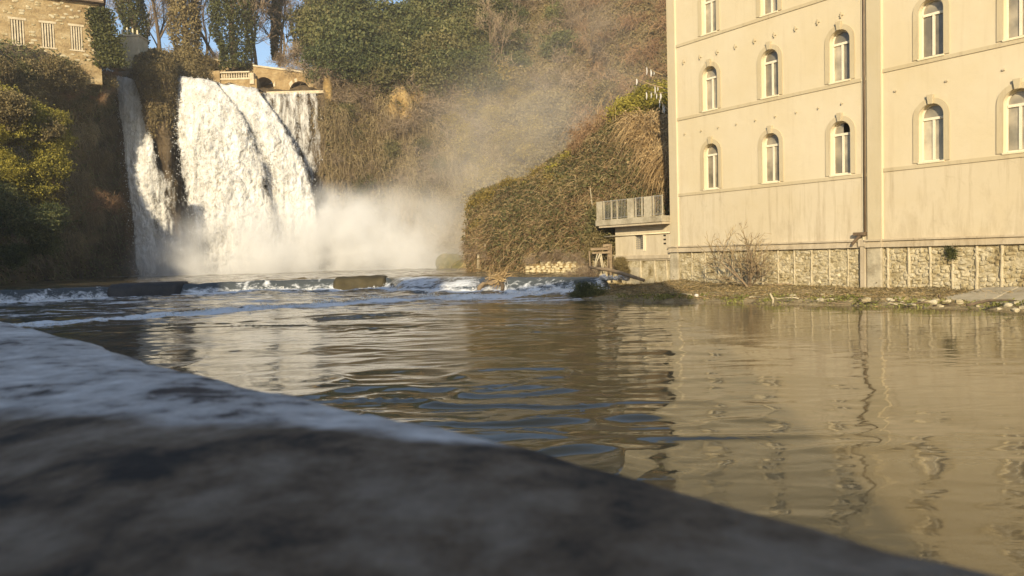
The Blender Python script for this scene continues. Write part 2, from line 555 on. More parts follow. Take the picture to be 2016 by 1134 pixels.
def leaves(P, size, rng, N=None, bias=0.0, aspect=0.6):
    n = len(P)
    a = unit(rng.normal(size=(n, 3)))
    if N is not None: a = unit(a * (1 - bias) + N * bias)
    t = unit(np.cross(a, rng.normal(size=(n, 3))))
    q = np.cross(a, t)
    s = np.broadcast_to(np.asarray(size, float), (n,))[:, None] * rng.uniform(.6, 1.3, (n, 1))
    V = np.stack([P - t * s, P - q * s * aspect * .9 + a * s * .15, P + t * s, P + q * s * aspect + a * s * .1], 1).reshape(-1, 3)
    return V, (np.arange(n)[:, None] * 4 + np.arange(4)[None, :])


def strips(P0, D, L, w, rng, droop=0.0, segs=3, wob=0.15):
    """thin tapered ribbons with a crease, starting at P0 in direction D"""
    n = len(P0)
    D = unit(D)
    L = np.broadcast_to(np.asarray(L, float), (n,))[:, None]
    side = unit(np.cross(D, rng.normal(size=(n, 3))))
    rows = []
    bend = rng.normal(size=(n, 3)) * wob
    for k in range(segs + 1):
        t = k / segs
        c = P0 + D * L * t + bend * L * t * t + np.array([0, 0, -1.0]) * droop * L * t * t
        ww = w * (1 - 0.75 * t)
        rows.append(np.stack([c - side * ww, c + side * ww], 1))
    V = np.stack(rows, 1).reshape(-1, 3)            # n,(segs+1),2
    b = np.arange(n)[:, None] * (2 * (segs + 1))
    Fq = [b + np.array([[2 * k, 2 * k + 1, 2 * k + 3, 2 * k + 2]]) for k in range(segs)]
    return V, np.concatenate(Fq, 0)


def merge(parts):
    V, Fs, o = [], [], 0
    for v, f in parts:
        V.append(v); Fs.append(f + o); o += len(v)
    V = np.concatenate(V)
    ks = sorted(set(f.shape[1] for f in Fs))
    return V, [np.concatenate([f for f in Fs if f.shape[1] == k]) for k in ks]


def tubes_np(segs, k=3):
    """segs: list of (p0,p1,r0,r1)"""
    P0 = np.array([s[0] for s in segs], float); P1 = np.array([s[1] for s in segs], float)
    r0 = np.array([s[2] for s in segs])[:, None]; r1 = np.array([s[3] for s in segs])[:, None]
    d = unit(P1 - P0)
    ref = np.where(np.abs(d[:, :1]) < .8, np.array([[1., 0, 0]]), np.array([[0, 1., 0]]))
    u = unit(np.cross(d, ref)); v = np.cross(d, u)
    n = len(segs); rows = []
    for P, r in ((P0, r0), (P1, r1)):
        for j in range(k):
            t = 2 * math.pi * j / k
            rows.append(P + (u * math.cos(t) + v * math.sin(t)) * r)
    V = np.stack(rows, 1).reshape(-1, 3)
    b = np.arange(n)[:, None] * 2 * k
    Fq = [b + np.array([[j, (j + 1) % k, k + (j + 1) % k, k + j]]) for j in range(k)]
    return V, np.concatenate(Fq, 0)


def crown_np(rng, rx, rz, clumps, per, lsize, flat=1.0):
    """leaf clumps spread unevenly through an uneven crown"""
    d = unit(rng.normal(size=(clumps, 3)))
    rr = rng.uniform(.35, 1.0, (clumps, 1)) ** .55
    lump = 1 + .35 * fbm(d[:, 0] * 2.3 + rng.uniform(0, 50), d[:, 1] * 2.3, d[:, 2] * 2.3, 3)[:, None]
    C = d * rr * lump * np.array([rx, rx, rz])
    C[:, 2] += rz * .9
    cs = rng.uniform(.12, .26, (clumps, 1)) * rx
    P = (C[:, None, :] + rng.normal(size=(clumps, per, 3)) * cs[:, None, :] * np.array([1, 1, .6 * flat])).reshape(-1, 3)
    N = unit(P - np.array([0, 0, rz * .8]))
    return leaves(P, lsize, rng, N, .35)


def branch_segs(rng, base, direc, length, r, depth, out, spread=.55, gnarl=.2, up=.1, kids=(2, 4)):
    p = np.array(base, float); d = unit(np.array(direc, float))
    n = 4 if depth > 1 else 3
    step = length / n
    pts = [p]
    for i in range(n):
        d = unit(d + rng.normal(size=3) * gnarl + np.array([0, 0, up]))
        q = p + d * step
        ra = r * (1 - .55 * i / n); rb = r * (1 - .55 * (i + 1) / n)
        out.append((p, q, ra, rb, depth))
        p = q; pts.append((p, d, rb))
    if depth <= 0: return
    for i in range(1, len(pts)):
        pp, dd, rb = pts[i]
        for c in range(int(rng.integers(kids[0], kids[1])) if i > 1 else 1):
            nd_ = unit(dd + rng.normal(size=3) * spread)
            branch_segs(rng, pp, nd_, length * rng.uniform(.45, .68), rb * .6, depth - 1, out, spread, gnarl, up * .8, kids)


def bare_tree_np(rng, h, r, depth=4, lean=(0, 0), spread=.55, minr=0.02, kids=(1, 3)):
    out = []
    branch_segs(rng, (0, 0, 0), (lean[0], lean[1], 1), h * .62, r, depth, out, spread, .13, .12, kids)
    big = [s[:4] for s in out if s[4] >= depth - 1]
    small = [(s[0], s[1], max(s[2], minr), max(s[3], minr * .7)) for s in out if s[4] < depth - 1]
    return tubes_np(big, 7), tubes_np(small, 3)


def copy_tree(o, loc, rz=0.0, sc=1.0, label=None, group=None, parent=None):
    c = o.copy(); COL.objects.link(c)
    if parent is None:
        c.location = [float(v) for v in loc]; c.rotation_euler = (0, 0, rz); c.scale = sc if hasattr(sc, '__len__') else (sc,) * 3
        if label: c['label'] = label
        if group: c['group'] = group
    else:
        c.parent = parent
    for ch in [x for x in o.children]:
        copy_tree(ch, None, parent=c)
    return c

# ------------------------------------------------------------------ water
WEIR_X = [-90, -60, -45, -33.8, -28.5, -24, -17, -13.3, -8.8, -1.4, -0.2, 4.8, 12]
WEIR_Y = [40, 42, 45, 49, 52, 54, 55.7, 56, 54.5, 49.5, 46.5, 44, 41]
LOW_X = [-90, -40, -22, -18.6, -16.8, -11.4, -9, -1.7, 4, 12]
LOW_Y = [18, 24, 29.5, 31.5, 34.5, 38, 40.0, 42.6, 43, 40]


def river_level(X, Y):
    yw = np.interp(X, WEIR_X, WEIR_Y); yl = np.interp(X, LOW_X, LOW_Y) + .9 * fbm(X * .35, X * 0 + 2, X * 0, 3)
    d = (Y - yw) * .88 + .30 * fbm(X * .5, X * 0, X * 0 + 5, 3)
    wide = sstep(-9.5, -7.5, X) * (1 - sstep(-2.6, -1.2, X))
    w = .75 + 2.6 * wide
    t = np.clip(-d / w, 0, 1)
    prof = np.where(d > 0, 1.0, np.cos(np.pi / 2 * t) ** (1.15 - .35 * wide))
    z = .14 + (.82 + .07 * fbm(X * .8, X * 0, X * 0 + 7, 3)) * np.clip(prof, 0, 1)
    e = Y - yl
    z = z - .14 * sstep(1.2, -.6, e)
    foot = d + w + .9
    turb = np.exp(-(foot / 1.5) ** 2) + np.exp(-((e + .3) / 1.4) ** 2)
    calm = sstep(.2, 1.5, d)
    n1 = fbm(X * .9, Y * 1.4, 0 * X, 4)
    n2 = fbm(X * .22 + 40, Y * .5, 0 * X + 3, 3)
    z = z + .16 * turb * n1 + .10 * np.exp(-((foot + .5) / .6) ** 2) + .09 * np.exp(-((e + .2) / .5) ** 2)
    face = (d < .2) & (d > -w)
    z = z + face * .035 * fbm(X * 3.5, Y * .3, 0 * X + 63, 3)
    amp = np.where(face, .012, .022 + .09 * sstep(-7, -1, e) + .03 * (e > 0))
    z = z + amp * (n2 + .5 * n1) + calm * .035 * n1
    far = sstep(10, 30, Y)
    w3 = fbm(X * .30 + 1.5 * n2, Y * .55, 0 * X + 12, 2)
    ridge = 1 - np.abs(fbm(X * .45 + 7, Y * 1.0 + .8 * w3, 0 * X + 31, 2)) * 2.2
    msk = sstep(-.1, .35, fbm(X * .12 + 3, Y * .22, 0 * X + 55, 3)) * .8 + .25
    rip = fbm(X * 1.3 + w3, Y * 3.2, 0 * X + 66, 3)
    w5 = fbm(X * .16 + .6 * w3, Y * .42 + .15 * X, 0 * X + 91, 3, .55)
    mid = sstep(5, -1, X) * .8 + .62                 # the current is rougher towards the middle of the river
    z = z + (~face) * (e < 0) * (.030 * w3 + .07 * far * w5 + mid * (.085 * np.clip(ridge - .42, 0, 1) ** 1.4 * msk + .014 * rip * msk * (1 - .5 * far)))
    # foam
    amt = np.interp(X, [-60, -40, -28.6, -28, -24, -23.4, -15, -13.6, -12.5, -2, -.6, 2, 3, 8], [.74, .74, .74, .62, .62, .70, .64, .66, .82, .82, .70, .66, .78, .78])
    f = (amt + .15 * n1) * np.exp(-((foot - .1) / 1.25) ** 2)
    f = np.maximum(f, face * (.16 + .30 * fbm(X * 7, Y * .4, 0 * X + 77, 3) + .22 * fbm(X * .7, Y * 0, 0 * X + 99, 2)))
    f = np.maximum(f, wide * (.42 + .2 * n1) * sstep(.4, -.2, d) * sstep(-w - .6, -w + .8, d))
    f = np.maximum(f, .42 * wide * np.exp(-((d - .0) / .22) ** 2))
    f = np.maximum(f, (.62 + .18 * fbm(X * .7, Y * .9, 0 * X + 2, 3)) * np.exp(-((e + .5) / 1.1) ** 2))
    f = np.maximum(f, .44 * np.exp(np.minimum(e, 0) / 3.0) * (e < .2))
    st = fbm(X * .35, Y * 2.2, 0 * X + 8, 4)
    f = np.maximum(f, (.42 + .50 * st) * np.exp(-((X + .8) / 8.5) ** 2 - ((Y - 38.6) / 3.4) ** 2))
    f = np.maximum(f, (.24 + .44 * st) * (d > -18) * (d < -w) * (e > -1))
    f = np.maximum(f, .42 * sstep(86, 97, Y) * (X < -12))
    f = np.maximum(f, (.17 + .22 * st) * (d > 0) * .8)
    f = np.maximum(f, .06 + .08 * st)
    deep = np.clip(sstep(-9, 1, X) * 0 + np.where(face, 1.0, 0) + np.where((d <= -w) & (e > 0), .75, 0) + np.where(e <= 0, .55 * sstep(2, -14, X), 0) + np.where(d > .2, .25, 0), 0, 1)
    out = sstep(5.2, 6.4, X)
    z = z * (1 - out) - .25 * out * sstep(30, 44, Y)
    return z, f * (1 - out), deep * (1 - out)


NA, NR = 620, 760
ang = np.linspace(math.radians(-52), math.radians(50), NA)
rad = 0.9 * (135 / 0.9) ** np.linspace(0, 1, NR)
rad = np.concatenate([rad[rad < 20], np.linspace(20, 62, 420), rad[rad > 62.3]])
NR = len(rad)
A_, R_ = np.meshgrid(ang, rad, indexing='ij')
X_, Y_ = np.sin(A_) * R_, np.cos(A_) * R_
Z_, F_, D_ = river_level(X_, Y_)
river = link('river', mesh_np('river', np.stack([X_, Y_, Z_], -1).reshape(-1, 3), grid_faces(NA, NR)[:, ::-1], M['water'], True))
river.data.flip_normals() if river.data.polygons[0].normal.z < 0 else None
attr(river, 'foam', F_); attr(river, 'deep', D_)
river['kind'] = 'structure'

# ground sheet to the horizon, and the river bed
mb = MB(); mb.poly([(-390, -290, -1.2), (390, -290, -1.2), (390, 490, -1.2), (-390, 490, -1.2)], [(0, 1, 2, 3)])
g_ = mb.build('ground', M['hill']); g_['kind'] = 'structure'


# ------------------------------------------------------------------ terrain sheets
def sheet(name, rows, nu, nv, mat, amp=.8, sc=.2, kind='structure', smooth=True, seed=0):
    R = np.array(rows, float)                       # (k rows, m cols, 3)
    k, m = R.shape[:2]
    # smooth resample along columns then rows (cubic-ish via cosine of linear is enough with noise on top)
    tu = np.linspace(0, m - 1, nu); tv = np.linspace(0, k - 1, nv)

    def res(A, t, ax):
        i = np.clip(np.floor(t).astype(int), 0, A.shape[ax] - 2); f = t - i
        g = lambda j: np.take(A, np.clip(j, 0, A.shape[ax] - 1), axis=ax)
        sh = [1] * A.ndim; sh[ax] = len(t); f = f.reshape(sh)
        p0, p1, p2, p3 = g(i - 1), g(i), g(i + 1), g(i + 2)
        return p1 + .5 * f * (p2 - p0 + f * (2 * p0 - 5 * p1 + 4 * p2 - p3 + f * (3 * (p1 - p2) + p3 - p0)))
    P = res(res(R, tv, 0), tu, 1).transpose(1, 0, 2)  # nu,nv,3
    du = np.gradient(P, axis=0); dv = np.gradient(P, axis=1)
    N = unit(np.cross(du, dv))
    c = P.reshape(-1, 3).mean(0)
    if (N * (EYE - P)).sum() < 0: N = -N
    D = amp * fbm(P[..., 0] * sc + seed, P[..., 1] * sc, P[..., 2] * sc, 5, .55)
    P = P + N * D[..., None] * 1.6
    du = np.gradient(P, axis=0); dv = np.gradient(P, axis=1)
    N2 = unit(np.cross(du, dv)); N2 = np.where(((N2 * N).sum(-1) < 0)[..., None], -N2, N2)
    o = link(name, mesh_np(name, P.reshape(-1, 3), grid_faces(nu, nv), mat, smooth))
    if kind: o['kind'] = kind
    return o, P, N2


def scatter(P, N, n, rng, mask=None, lift=0.1):
    nu, nv = P.shape[:2]
    out_p, out_n, out_uv = [], [], []
    area = np.linalg.norm(np.cross(np.gradient(P, axis=0), np.gradient(P, axis=1)), axis=-1).ravel()
    idx = rng.choice(len(area), size=int(n * (2 if mask else 1)), p=area / area.sum())
    i, j = idx // nv, idx % nv
    a, b = rng.random(len(idx)), rng.random(len(idx))
    i2, j2 = np.minimum(i + 1, nu - 1), np.minimum(j + 1, nv - 1)
    p = P[i, j] * ((1 - a) * (1 - b))[:, None] + P[i2, j] * (a * (1 - b))[:, None] + P[i, j2] * ((1 - a) * b)[:, None] + P[i2, j2] * (a * b)[:, None]
    nn = N[i, j]
    p = p + nn * (rng.random(len(idx)) * lift)[:, None]
    uv = np.stack([(i + a) / nu, (j + b) / nv], 1)
    if mask is not None:
        k = rng.random(len(idx)) < mask(uv[:, 0], uv[:, 1], p)
        p, nn, uv = p[k][:n], nn[k][:n], uv[k][:n]
    return p, nn


def row(lst):
    return [W(*q) for q in lst]


def stuff(name, V, Fc, mat, label):
    o = put(name, V, Fc, mat)
    o['kind'] = 'stuff'; o['label'] = label
    return o


R1 = np.random.default_rng(11)
# the hillside right of the falls
hill_rows = [
    row([(640, 540, 103), (700, 538, 104), (780, 536, 106), (870, 535, 107), (950, 535, 105), (1050, 535, 101), (1180, 535, 97), (1320, 535, 96), (1480, 530, 96)]),
    row([(642, 440, 103.5), (705, 420, 105), (780, 400, 107), (870, 400, 109), (950, 420, 109), (1050, 430, 105), (1180, 430, 99), (1320, 430, 97), (1480, 430, 97)]),
    row([(640, 300, 104), (705, 300, 105.5), (780, 290, 107), (870, 280, 110), (950, 290, 113), (1050, 290, 113), (1180, 280, 105), (1320, 280, 99), (1480, 280, 98)]),
    row([(640, 185, 104.5), (700, 185, 107), (780, 185, 110), (870, 180, 113), (950, 180, 118), (1050, 180, 122), (1150, 170, 116), (1320, 170, 104), (1480, 160, 102)]),
    row([(630, 120, 108), (700, 110, 112), (780, 110, 116), (870, 90, 120), (950, 80, 126), (1050, 70, 130), (1150, 60, 126), (1320, 60, 112), (1480, 50, 108)]),
    row([(640, 92, 116), (700, 74, 120), (780, 64, 124), (870, 40, 128), (950, 5, 134), (1050, -50, 138), (1180, -80, 134), (1320, -90, 122), (1480, -100, 116)]),
]
hill, HP, HN = sheet('hillside', hill_rows, 190, 130, M['hill'], 1.1, .16, seed=3)
# rock face behind the falls
rk_rows = [row([(190, 545, 100), (270, 545, 100), (350, 545, 102), (450, 545, 104), (560, 545, 105), (670, 545, 104.5)]),
           row([(190, 430, 100), (270, 430, 100), (350, 430, 102.5), (450, 430, 104), (560, 430, 105), (665, 430, 104.5)]),
           row([(190, 290, 100), (270, 290, 99.6), (340, 290, 102), (450, 300, 104), (560, 300, 105), (650, 300, 105)]),
           row([(180, 165, 100), (230, 152, 100), (330, 156, 102), (440, 176, 104), (530, 187, 105.3), (645, 185, 105.3)]),
           row([(180, 158, 112), (230, 148, 112), (330, 150, 112), (440, 168, 112), (530, 176, 112), (645, 176, 112)])]
rock, RP, RN = sheet('rock_face', rk_rows, 120, 90, M['wet_rock'], .7, .35, seed=9)
# plateau above the falls
pl_rows = [[(-95, 90, 26.3), (-75, 95, 26.6), (-60, 101, 26.6), (-50, 107, 26.2), (-38, 113.5, 26.2), (-26, 113.5, 26.2), (-8, 122, 27)],
           [(-95, 118, 27), (-75, 118, 27.2), (-60, 120, 27.4), (-50, 120, 27.4), (-38, 122, 27.6), (-26, 124, 28.5), (-8, 130, 31)],
           [(-110, 170, 27), (-85, 170, 27.2), (-65, 170, 27.4), (-50, 170, 27.4), (-38, 170, 27.8), (-24, 170, 29), (-4, 160, 33)]]
plat, PP, PN = sheet('upper_ground', pl_rows, 60, 40, M['hill'], .3, .12, seed=5)
# left cliff
lc_rows = [[(-34, 40, .4), (-40, 50, .4), (-47, 66, .4), (-51, 78, .4), (-53, 90, .4), (-50.8, 99, .4)],
           [(-38, 40, 6), (-43, 50, 8), (-48.5, 66, 9), (-52, 78, 9), (-53.2, 90, 9), (-51.6, 99, 9)],
           [(-42, 40, 11), (-46, 50, 13), (-51, 66, 18), (-52.8, 78, 18), (-52.4, 90, 18), (-52.2, 99, 18)],
           [(-50, 38, 14), (-51, 50, 17), (-53, 66, 22), (-53, 78, 25), (-50, 89, 25.6), (-53, 99, 25.5)],
           [(-70, 36, 14), (-66, 50, 18), (-62, 66, 23), (-60, 82, 26.5), (-56, 93, 26.6), (-56, 102, 26.8)],
           [(-100, 36, 15), (-100, 50, 18), (-100, 66, 24), (-95, 90, 26.8), (-80, 100, 26.8), (-60, 108, 26.8)]]
lcl, LP, LN = sheet('left_cliff', lc_rows, 130, 110, M['rock'], 1.0, .22, seed=21)
# ivy pier between the two falls
pier_rows = [row([(318, 545, 99.5), (335, 545, 97.5), (372, 545, 98), (395, 545, 100.5)]),
             row([(318, 420, 99.5), (332, 420, 97), (352, 420, 97.4), (368, 420, 100)]),
             row([(303, 290, 98.8), (316, 290, 96), (338, 290, 96.4), (350, 290, 99.5)]),
             row([(284, 200, 98.5), (300, 200, 95.2), (330, 200, 95.6), (345, 200, 99)]),
             row([(266, 130, 98.5), (285, 125, 95), (322, 128, 95.8), (340, 135, 99)]),
             row([(262, 118, 104), (290, 108, 103), (322, 110, 103), (345, 125, 104)])]
pier, IP, IN_ = sheet('rock_pier', pier_rows, 60, 110, M['wet_rock'], .5, .4, seed=31)
# knoll behind the weir
kn_rows = [row([(935, 540, 66), (985, 542, 62), (1060, 540, 57), (1130, 540, 52.5), (1190, 540, 49.5), (1260, 525, 48.5), (1350, 510, 48.5)]),
           row([(912, 500, 68), (962, 480, 64), (1040, 462, 59.5), (1120, 450, 55.5), (1190, 430, 53), (1260, 400, 51.5), (1350, 390, 51.5)]),
           row([(922, 430, 71), (968, 420, 68), (1040, 400, 64), (1120, 370, 60.5), (1190, 340, 58), (1260, 310, 56), (1350, 290, 56)]),
           row([(936, 386, 75), (978, 372, 73), (1045, 350, 70), (1112, 312, 68), (1172, 262, 66), (1232, 228, 64), (1350, 165, 64)]),
           row([(965, 420, 84), (1008, 410, 83), (1075, 385, 81), (1145, 340, 79), (1205, 290, 77), (1265, 250, 75), (1360, 190, 75)])]
kn, KP, KN = sheet('knoll', kn_rows, 110, 90, M['hill'], .7, .25, seed=41)

# river bank in front of the big facade
bs = [-10, -7.5, -5, -3, 0, 4, 8, 12, 16, 20, 26]
bw = [9.5, 8.6, 7.9, 7.6, 7.5, 6.9, 6.2, 5.3, 4.6, 3.9, 3.4]
rws = []
for t, zz in ((0, .75), (.25, .42), (.55, .27), (.8, .16), (.95, .05), (1.08, -.25)):
    r_ = []
    for s_, w_ in zip(bs, bw):
        n_ = -.4 + (w_ + .4) * t
        if s_ < 0: n_ = -4 + (w_ + 4 - .45 * -s_) * t
        zb = {0: .45}.get(t, zz) if s_ > 0 else zz
        r_.append(F(s_, n_, zb))
    rws.append(r_)
bank, BP, BN = sheet('river_bank', rws, 260, 60, M['bank'], .10, .8, seed=51)
bz = BP.reshape(-1, 3)


def bank_z(x, y):
    k = np.argmin((bz[:, 0] - x) ** 2 + (bz[:, 1] - y) ** 2)
    return float(bz[k, 2])


# pavement behind the parapet (the camera stands over it)
PD = np.array([-.684, .729, 0]); PNV = np.array([-.729, -.684, 0])   # along the parapet; inwards
E0 = np.array([0.0, .75, 0])


def Q(t, n, z): return E0 + PD * t + PNV * n + np.array([0, 0, z])


mb = MB(); mb.hexa([Q(-30, .5, -.8), Q(40, .5, -.8), Q(40, 30, -.8), Q(-30, 30, -.8), Q(-30, .5, 1.2), Q(40, .5, 1.2), Q(40, 30, 1.2), Q(-30, 30, 1.2)])
o = mb.build('pavement', M['concrete']); o['kind'] = 'structure'

# ------------------------------------------------------------------ the waterfall
def poly_at(pts, t):
    pts = np.array(pts, float)
    L = np.concatenate([[0], np.cumsum(np.linalg.norm(np.diff(pts, axis=0), axis=1))]); L /= L[-1]
    return np.stack([np.interp(t, L, pts[:, 0]), np.interp(t, L, pts[:, 1])], -1)


fall = thing('waterfall', 'broad white waterfall pouring over the cliff edge in front of the arched bridge', None, W(400, 545, 97))
fall['kind'] = 'structure'
FALLS = []


def fall_sheet(Lp, Rp, Y0, fwd, bulge, nu, nv, lump, cover, seed, back=4.0):
    t = np.linspace(0, 1, nv); s = np.linspace(0, 1, nu)
    Lx, Rx_ = poly_at(Lp, t), poly_at(Rp, t)
    P = np.zeros((nu, nv, 3))
    for j in range(nv):
        Yj = Y0 - fwd * math.sqrt(t[j])
        a, b = W(Lx[j, 0], Lx[j, 1], Yj), W(Rx_[j, 0], Rx_[j, 1], Yj)
        P[:, j] = a + (b - a) * s[:, None]
        P[:, j, 1] -= bulge * np.sin(np.pi * s) * (.3 + .7 * t[j])
    S, T = np.meshgrid(s, t, indexing='ij')
    x, z = P[..., 0], P[..., 2]
    am = lump * (.25 + .75 * np.clip(T * 3, 0, 1))
    n1 = fbm(x * .45 + seed, z * .22, T * 0 + seed, 3)
    n2 = np.abs(fbm(x * 1.5 + seed, z * .95, T * 0 + 4, 4))
    n3 = fbm(x * 3.2, z * 2.2 + seed, T * 0, 3)
    P[..., 1] -= am * (1.3 * n1 + 2.0 * n2 + .5 * n3)
    P[..., 0] += am * .5 * fbm(x * 1.2, z * 1.0, T * 0 + 9, 3)
    P[..., 2] += am * .5 * fbm(x * 1.2, z * 1.0, T * 0 + 19, 3)
    edge = np.minimum(S, 1 - S)
    C = cover(S, T) - .55 * sstep(.12 + .16 * T, 0, edge) - .25 * sstep(.93, 1.0, T)
    P[..., 2] += (.35 * fbm(x * .9, x * 0 + seed, T * 0, 3)) * sstep(.06, 0, T)
    if back:                                        # the water sliding to the lip
        b = np.zeros((nu, 5, 3))
        for q in range(5):
            b[:, q] = P[:, 0] + np.array([0, back * (1 - q / 5), .25 * (1 - q / 5) + .02])
        P = np.concatenate([b, P], 1); C = np.concatenate([np.repeat(C[:, :1], 5, 1), C], 1)
        nv += 5
    o = put('water_curtain', P.reshape(-1, 3), grid_faces(nu, nv), M['fall'], fall, True)
    attr(o, 'cover', C)
    FALLS.append((P, C))
    return o


fall_sheet([(341, 152), (338, 220), (340, 300), (348, 380), (360, 450), (372, 545)],
           [(432, 163), (482, 215), (518, 280), (547, 350), (567, 420), (578, 480), (584, 545)],
           99, 5.5, 3.2, 330, 420, .42, lambda S, T: .62 - .18 * sstep(.55, 1, T) * (S < .3) - .1 * sstep(.7, 0, S) * T, 2.0)
fall_sheet([(412, 163), (448, 210), (482, 270), (505, 330), (520, 400), (535, 545)],
           [(514, 178), (560, 240), (596, 300), (620, 350), (635, 400), (646, 470), (654, 545)],
           101.0, 4.4, 2.4, 280, 400, .36, lambda S, T: .60 + 0 * S, 12.0)
fall_sheet([(500, 181), (530, 300), (550, 400), (570, 545)], [(635, 183), (643, 250), (650, 320), (657, 400), (664, 545)],
           103.6, .8, .8, 180, 320, .14, lambda S, T: .36 - .16 * sstep(.6, 1, S) * T - .04 * T + .05 * (S < .5), 22.0, 3)
fall_sheet([(226, 148), (231, 200), (239, 280), (250, 380), (260, 470), (266, 545)],
           [(268, 160), (290, 215), (306, 270), (322, 330), (332, 400), (345, 545)],
           97.5, 1.6, 1.2, 200, 380, .22, lambda S, T: .66 - .36 * sstep(.45, .9, S) * sstep(.25, .6, T), 32.0)
fall_sheet([(262, 250), (268, 330), (285, 430), (290, 545)], [(318, 265), (352, 330), (372, 420), (398, 545)],
           96.4, .8, .6, 140, 240, .2, lambda S, T: (.42 - .10 * T) - .5 * sstep(.42, .02, T) - .2 * sstep(.35, 0, np.minimum(S, 1 - S)), 42.0, 0)
# loose drops and torn water in front of the curtains
parts = []
for (P, C), n in zip(FALLS, (13000, 8000, 1500, 3500, 1500)):
    nu, nv = C.shape
    i = R1.integers(0, nu, n); j = (nv * R1.random(n) ** .8).astype(int).clip(5, nv - 1)
    p = P[i, j] + R1.normal(size=(n, 3)) * np.array([.28, .5, .35]) * (.3 + 1.0 * j[:, None] / nv)
    p[:, 1] -= .25
    k = (C[i, j] + R1.random(n) * .5) > .45
    parts.append(leaves(p[k], R1.uniform(.03, .075, k.sum()), R1, aspect=.8))
V, Fq = merge(parts)
o = stuff('spray', V, Fq, M['spray'], 'loose drops and torn white water flung out in front of the waterfall')

# splash along the weir and the lower foam line
parts = []
xs = R1.uniform(-34, 6, 9000)
lo = R1.random(9000) < .5
yy = np.where(lo, np.interp(xs, LOW_X, LOW_Y) - .1, np.interp(xs, WEIR_X, WEIR_Y) - np.where((xs > -8.5) & (xs < -1.6), 3.2, 1.2))
zz, ff, dd = river_level(xs, yy)
burst = np.clip(fbm(xs * .8, xs * 0, xs * 0 + lo, 3) + .35, 0, 1)
k = (ff > .45)
p = np.stack([xs + R1.normal(size=9000) * .1, yy + R1.normal(size=9000) * .3, zz + np.abs(R1.normal(size=9000)) * .16 * burst], 1)[k]
V, Fq = leaves(p, R1.uniform(.02, .06, len(p)), R1, aspect=.8)
stuff('foam', V, Fq, M['spray'], 'white splashes thrown up along the foot of the weir')

# ------------------------------------------------------------------ the big cream building
bld = thing('riverside_building', 'tall cream plastered building with rows of arched windows on a rubble plinth', 'building', F(6, 0, .4))
TOP = 19.5


def arch(c, w, z0, zs, k=14):
    pts = [(c - w, z0)]
    pts += [(c - w * math.cos(math.pi * i / k), zs + w * math.sin(math.pi * i / k)) for i in range(k + 1)]
    pts.append((c + w, z0))
    return pts


class FaceMesh(MB):
    def quad(s, s0, s1, z0, z1, n):
        s.poly([F(s0, n, z0), F(s1, n, z0), F(s1, n, z1), F(s0, n, z1)], [(0, 1, 2, 3)])

    def cell(s, sa, sb, za, zb, n, c, w, z0, zs):
        s.quad(sa, sb, za, z0, n); s.quad(sa, c - w, z0, zb, n); s.quad(c + w, sb, z0, zb, n)
        a = arch(c, w, z0, zs)[1:-1]
        for (x0, y0), (x1, y1) in zip(a, a[1:]):
            s.poly([F(x0, n, y0), F(x1, n, y1), F(x1, n, zb), F(x0, n, zb)], [(0, 1, 2, 3)])


HALF = .50
WINS = []                                            # (centre, sill z, spring z, label)
for c in (2.72, 6.50, 10.24):
    for z0, zb in ((5.67, 0), (9.96, 1), (14.08, 2)):
        WINS.append((c, z0, z0 + 1.98 - (.12 if zb else 0), 1))
for c in (14.29, 17.49, 20.7):
    for z0 in (5.80, 10.14, 14.4):
        WINS.append((c, z0, z0 + 1.92, 2))
secs = {1: (.30, 11.54, [5.67, 9.96, 14.08]), 2: (12.2, 23.0, [5.80, 10.14, 14.4])}
for sec, (sa, sb, sills) in secs.items():
    cs = sorted(set(w[0] for w in WINS if w[3] == sec))
    fm = FaceMesh()
    mids = [sa] + [(a + b) / 2 for a, b in zip(cs, cs[1:])] + [sb]
    tops = sills[1:] + [TOP]
    for z0, zt in zip(sills, tops):
        for i, c in enumerate(cs):
            w = [q for q in WINS if q[0] == c and abs(q[1] - z0) < .01][0]
            fm.cell(mids[i], mids[i + 1], z0 - .22, zt - .22 if zt != TOP else TOP, 0, c, HALF, w[1], w[2])
    fm.build('wall', M['stucco'], bld)
    fm = FaceMesh(); fm.quad(sa, sb, 2.55, sills[0] - .22, 0)
    fm.build('wall', M['stucco_low'], bld)
# sides, back and roof (the inside is hollow)
mb = MB()
for a, b in (((-.27, 0), (-.27, -13)), ((23, -13), (23, 0)), ((-.27, -13), (23, -13))):
    d = .3
    mb.poly([F(a[0], a[1], -.5), F(b[0], b[1], -.5), F(b[0], b[1], TOP), F(a[0], a[1], TOP)], [(0, 1, 2, 3)])
mb.build('side_wall', M['stucco'], bld)
mb = MB(); mb.fbox(-.7, 23.4, -13.4, .45, TOP, TOP + .35); mb.build('eaves', M['cornice'], bld)
mb = MB()
mb.poly([F(-.7, .45, TOP + .37), F(23.4, .45, TOP + .37), F(23.4, -13.4, TOP + .37), F(-.7, -13.4, TOP + .37), F(4, -6.5, TOP + 3), F(19, -6.5, TOP + 3)],
        [(0, 1, 5, 4), (1, 2, 5), (2, 3, 4, 5), (3, 0, 4)])
mb.build('roof', M['roof'], bld)
# inner floors and a back partition stop the light inside
mb = MB(); mb.fbox(-.1, 22.8, -4.2, -4.0, 0, TOP - .1)
for z in (4.6, 8.9, 13.1): mb.fbox(-.1, 22.8, -3.98, -.4, z, z + .2)
mb.build('inner_floor', M['dark'], bld)


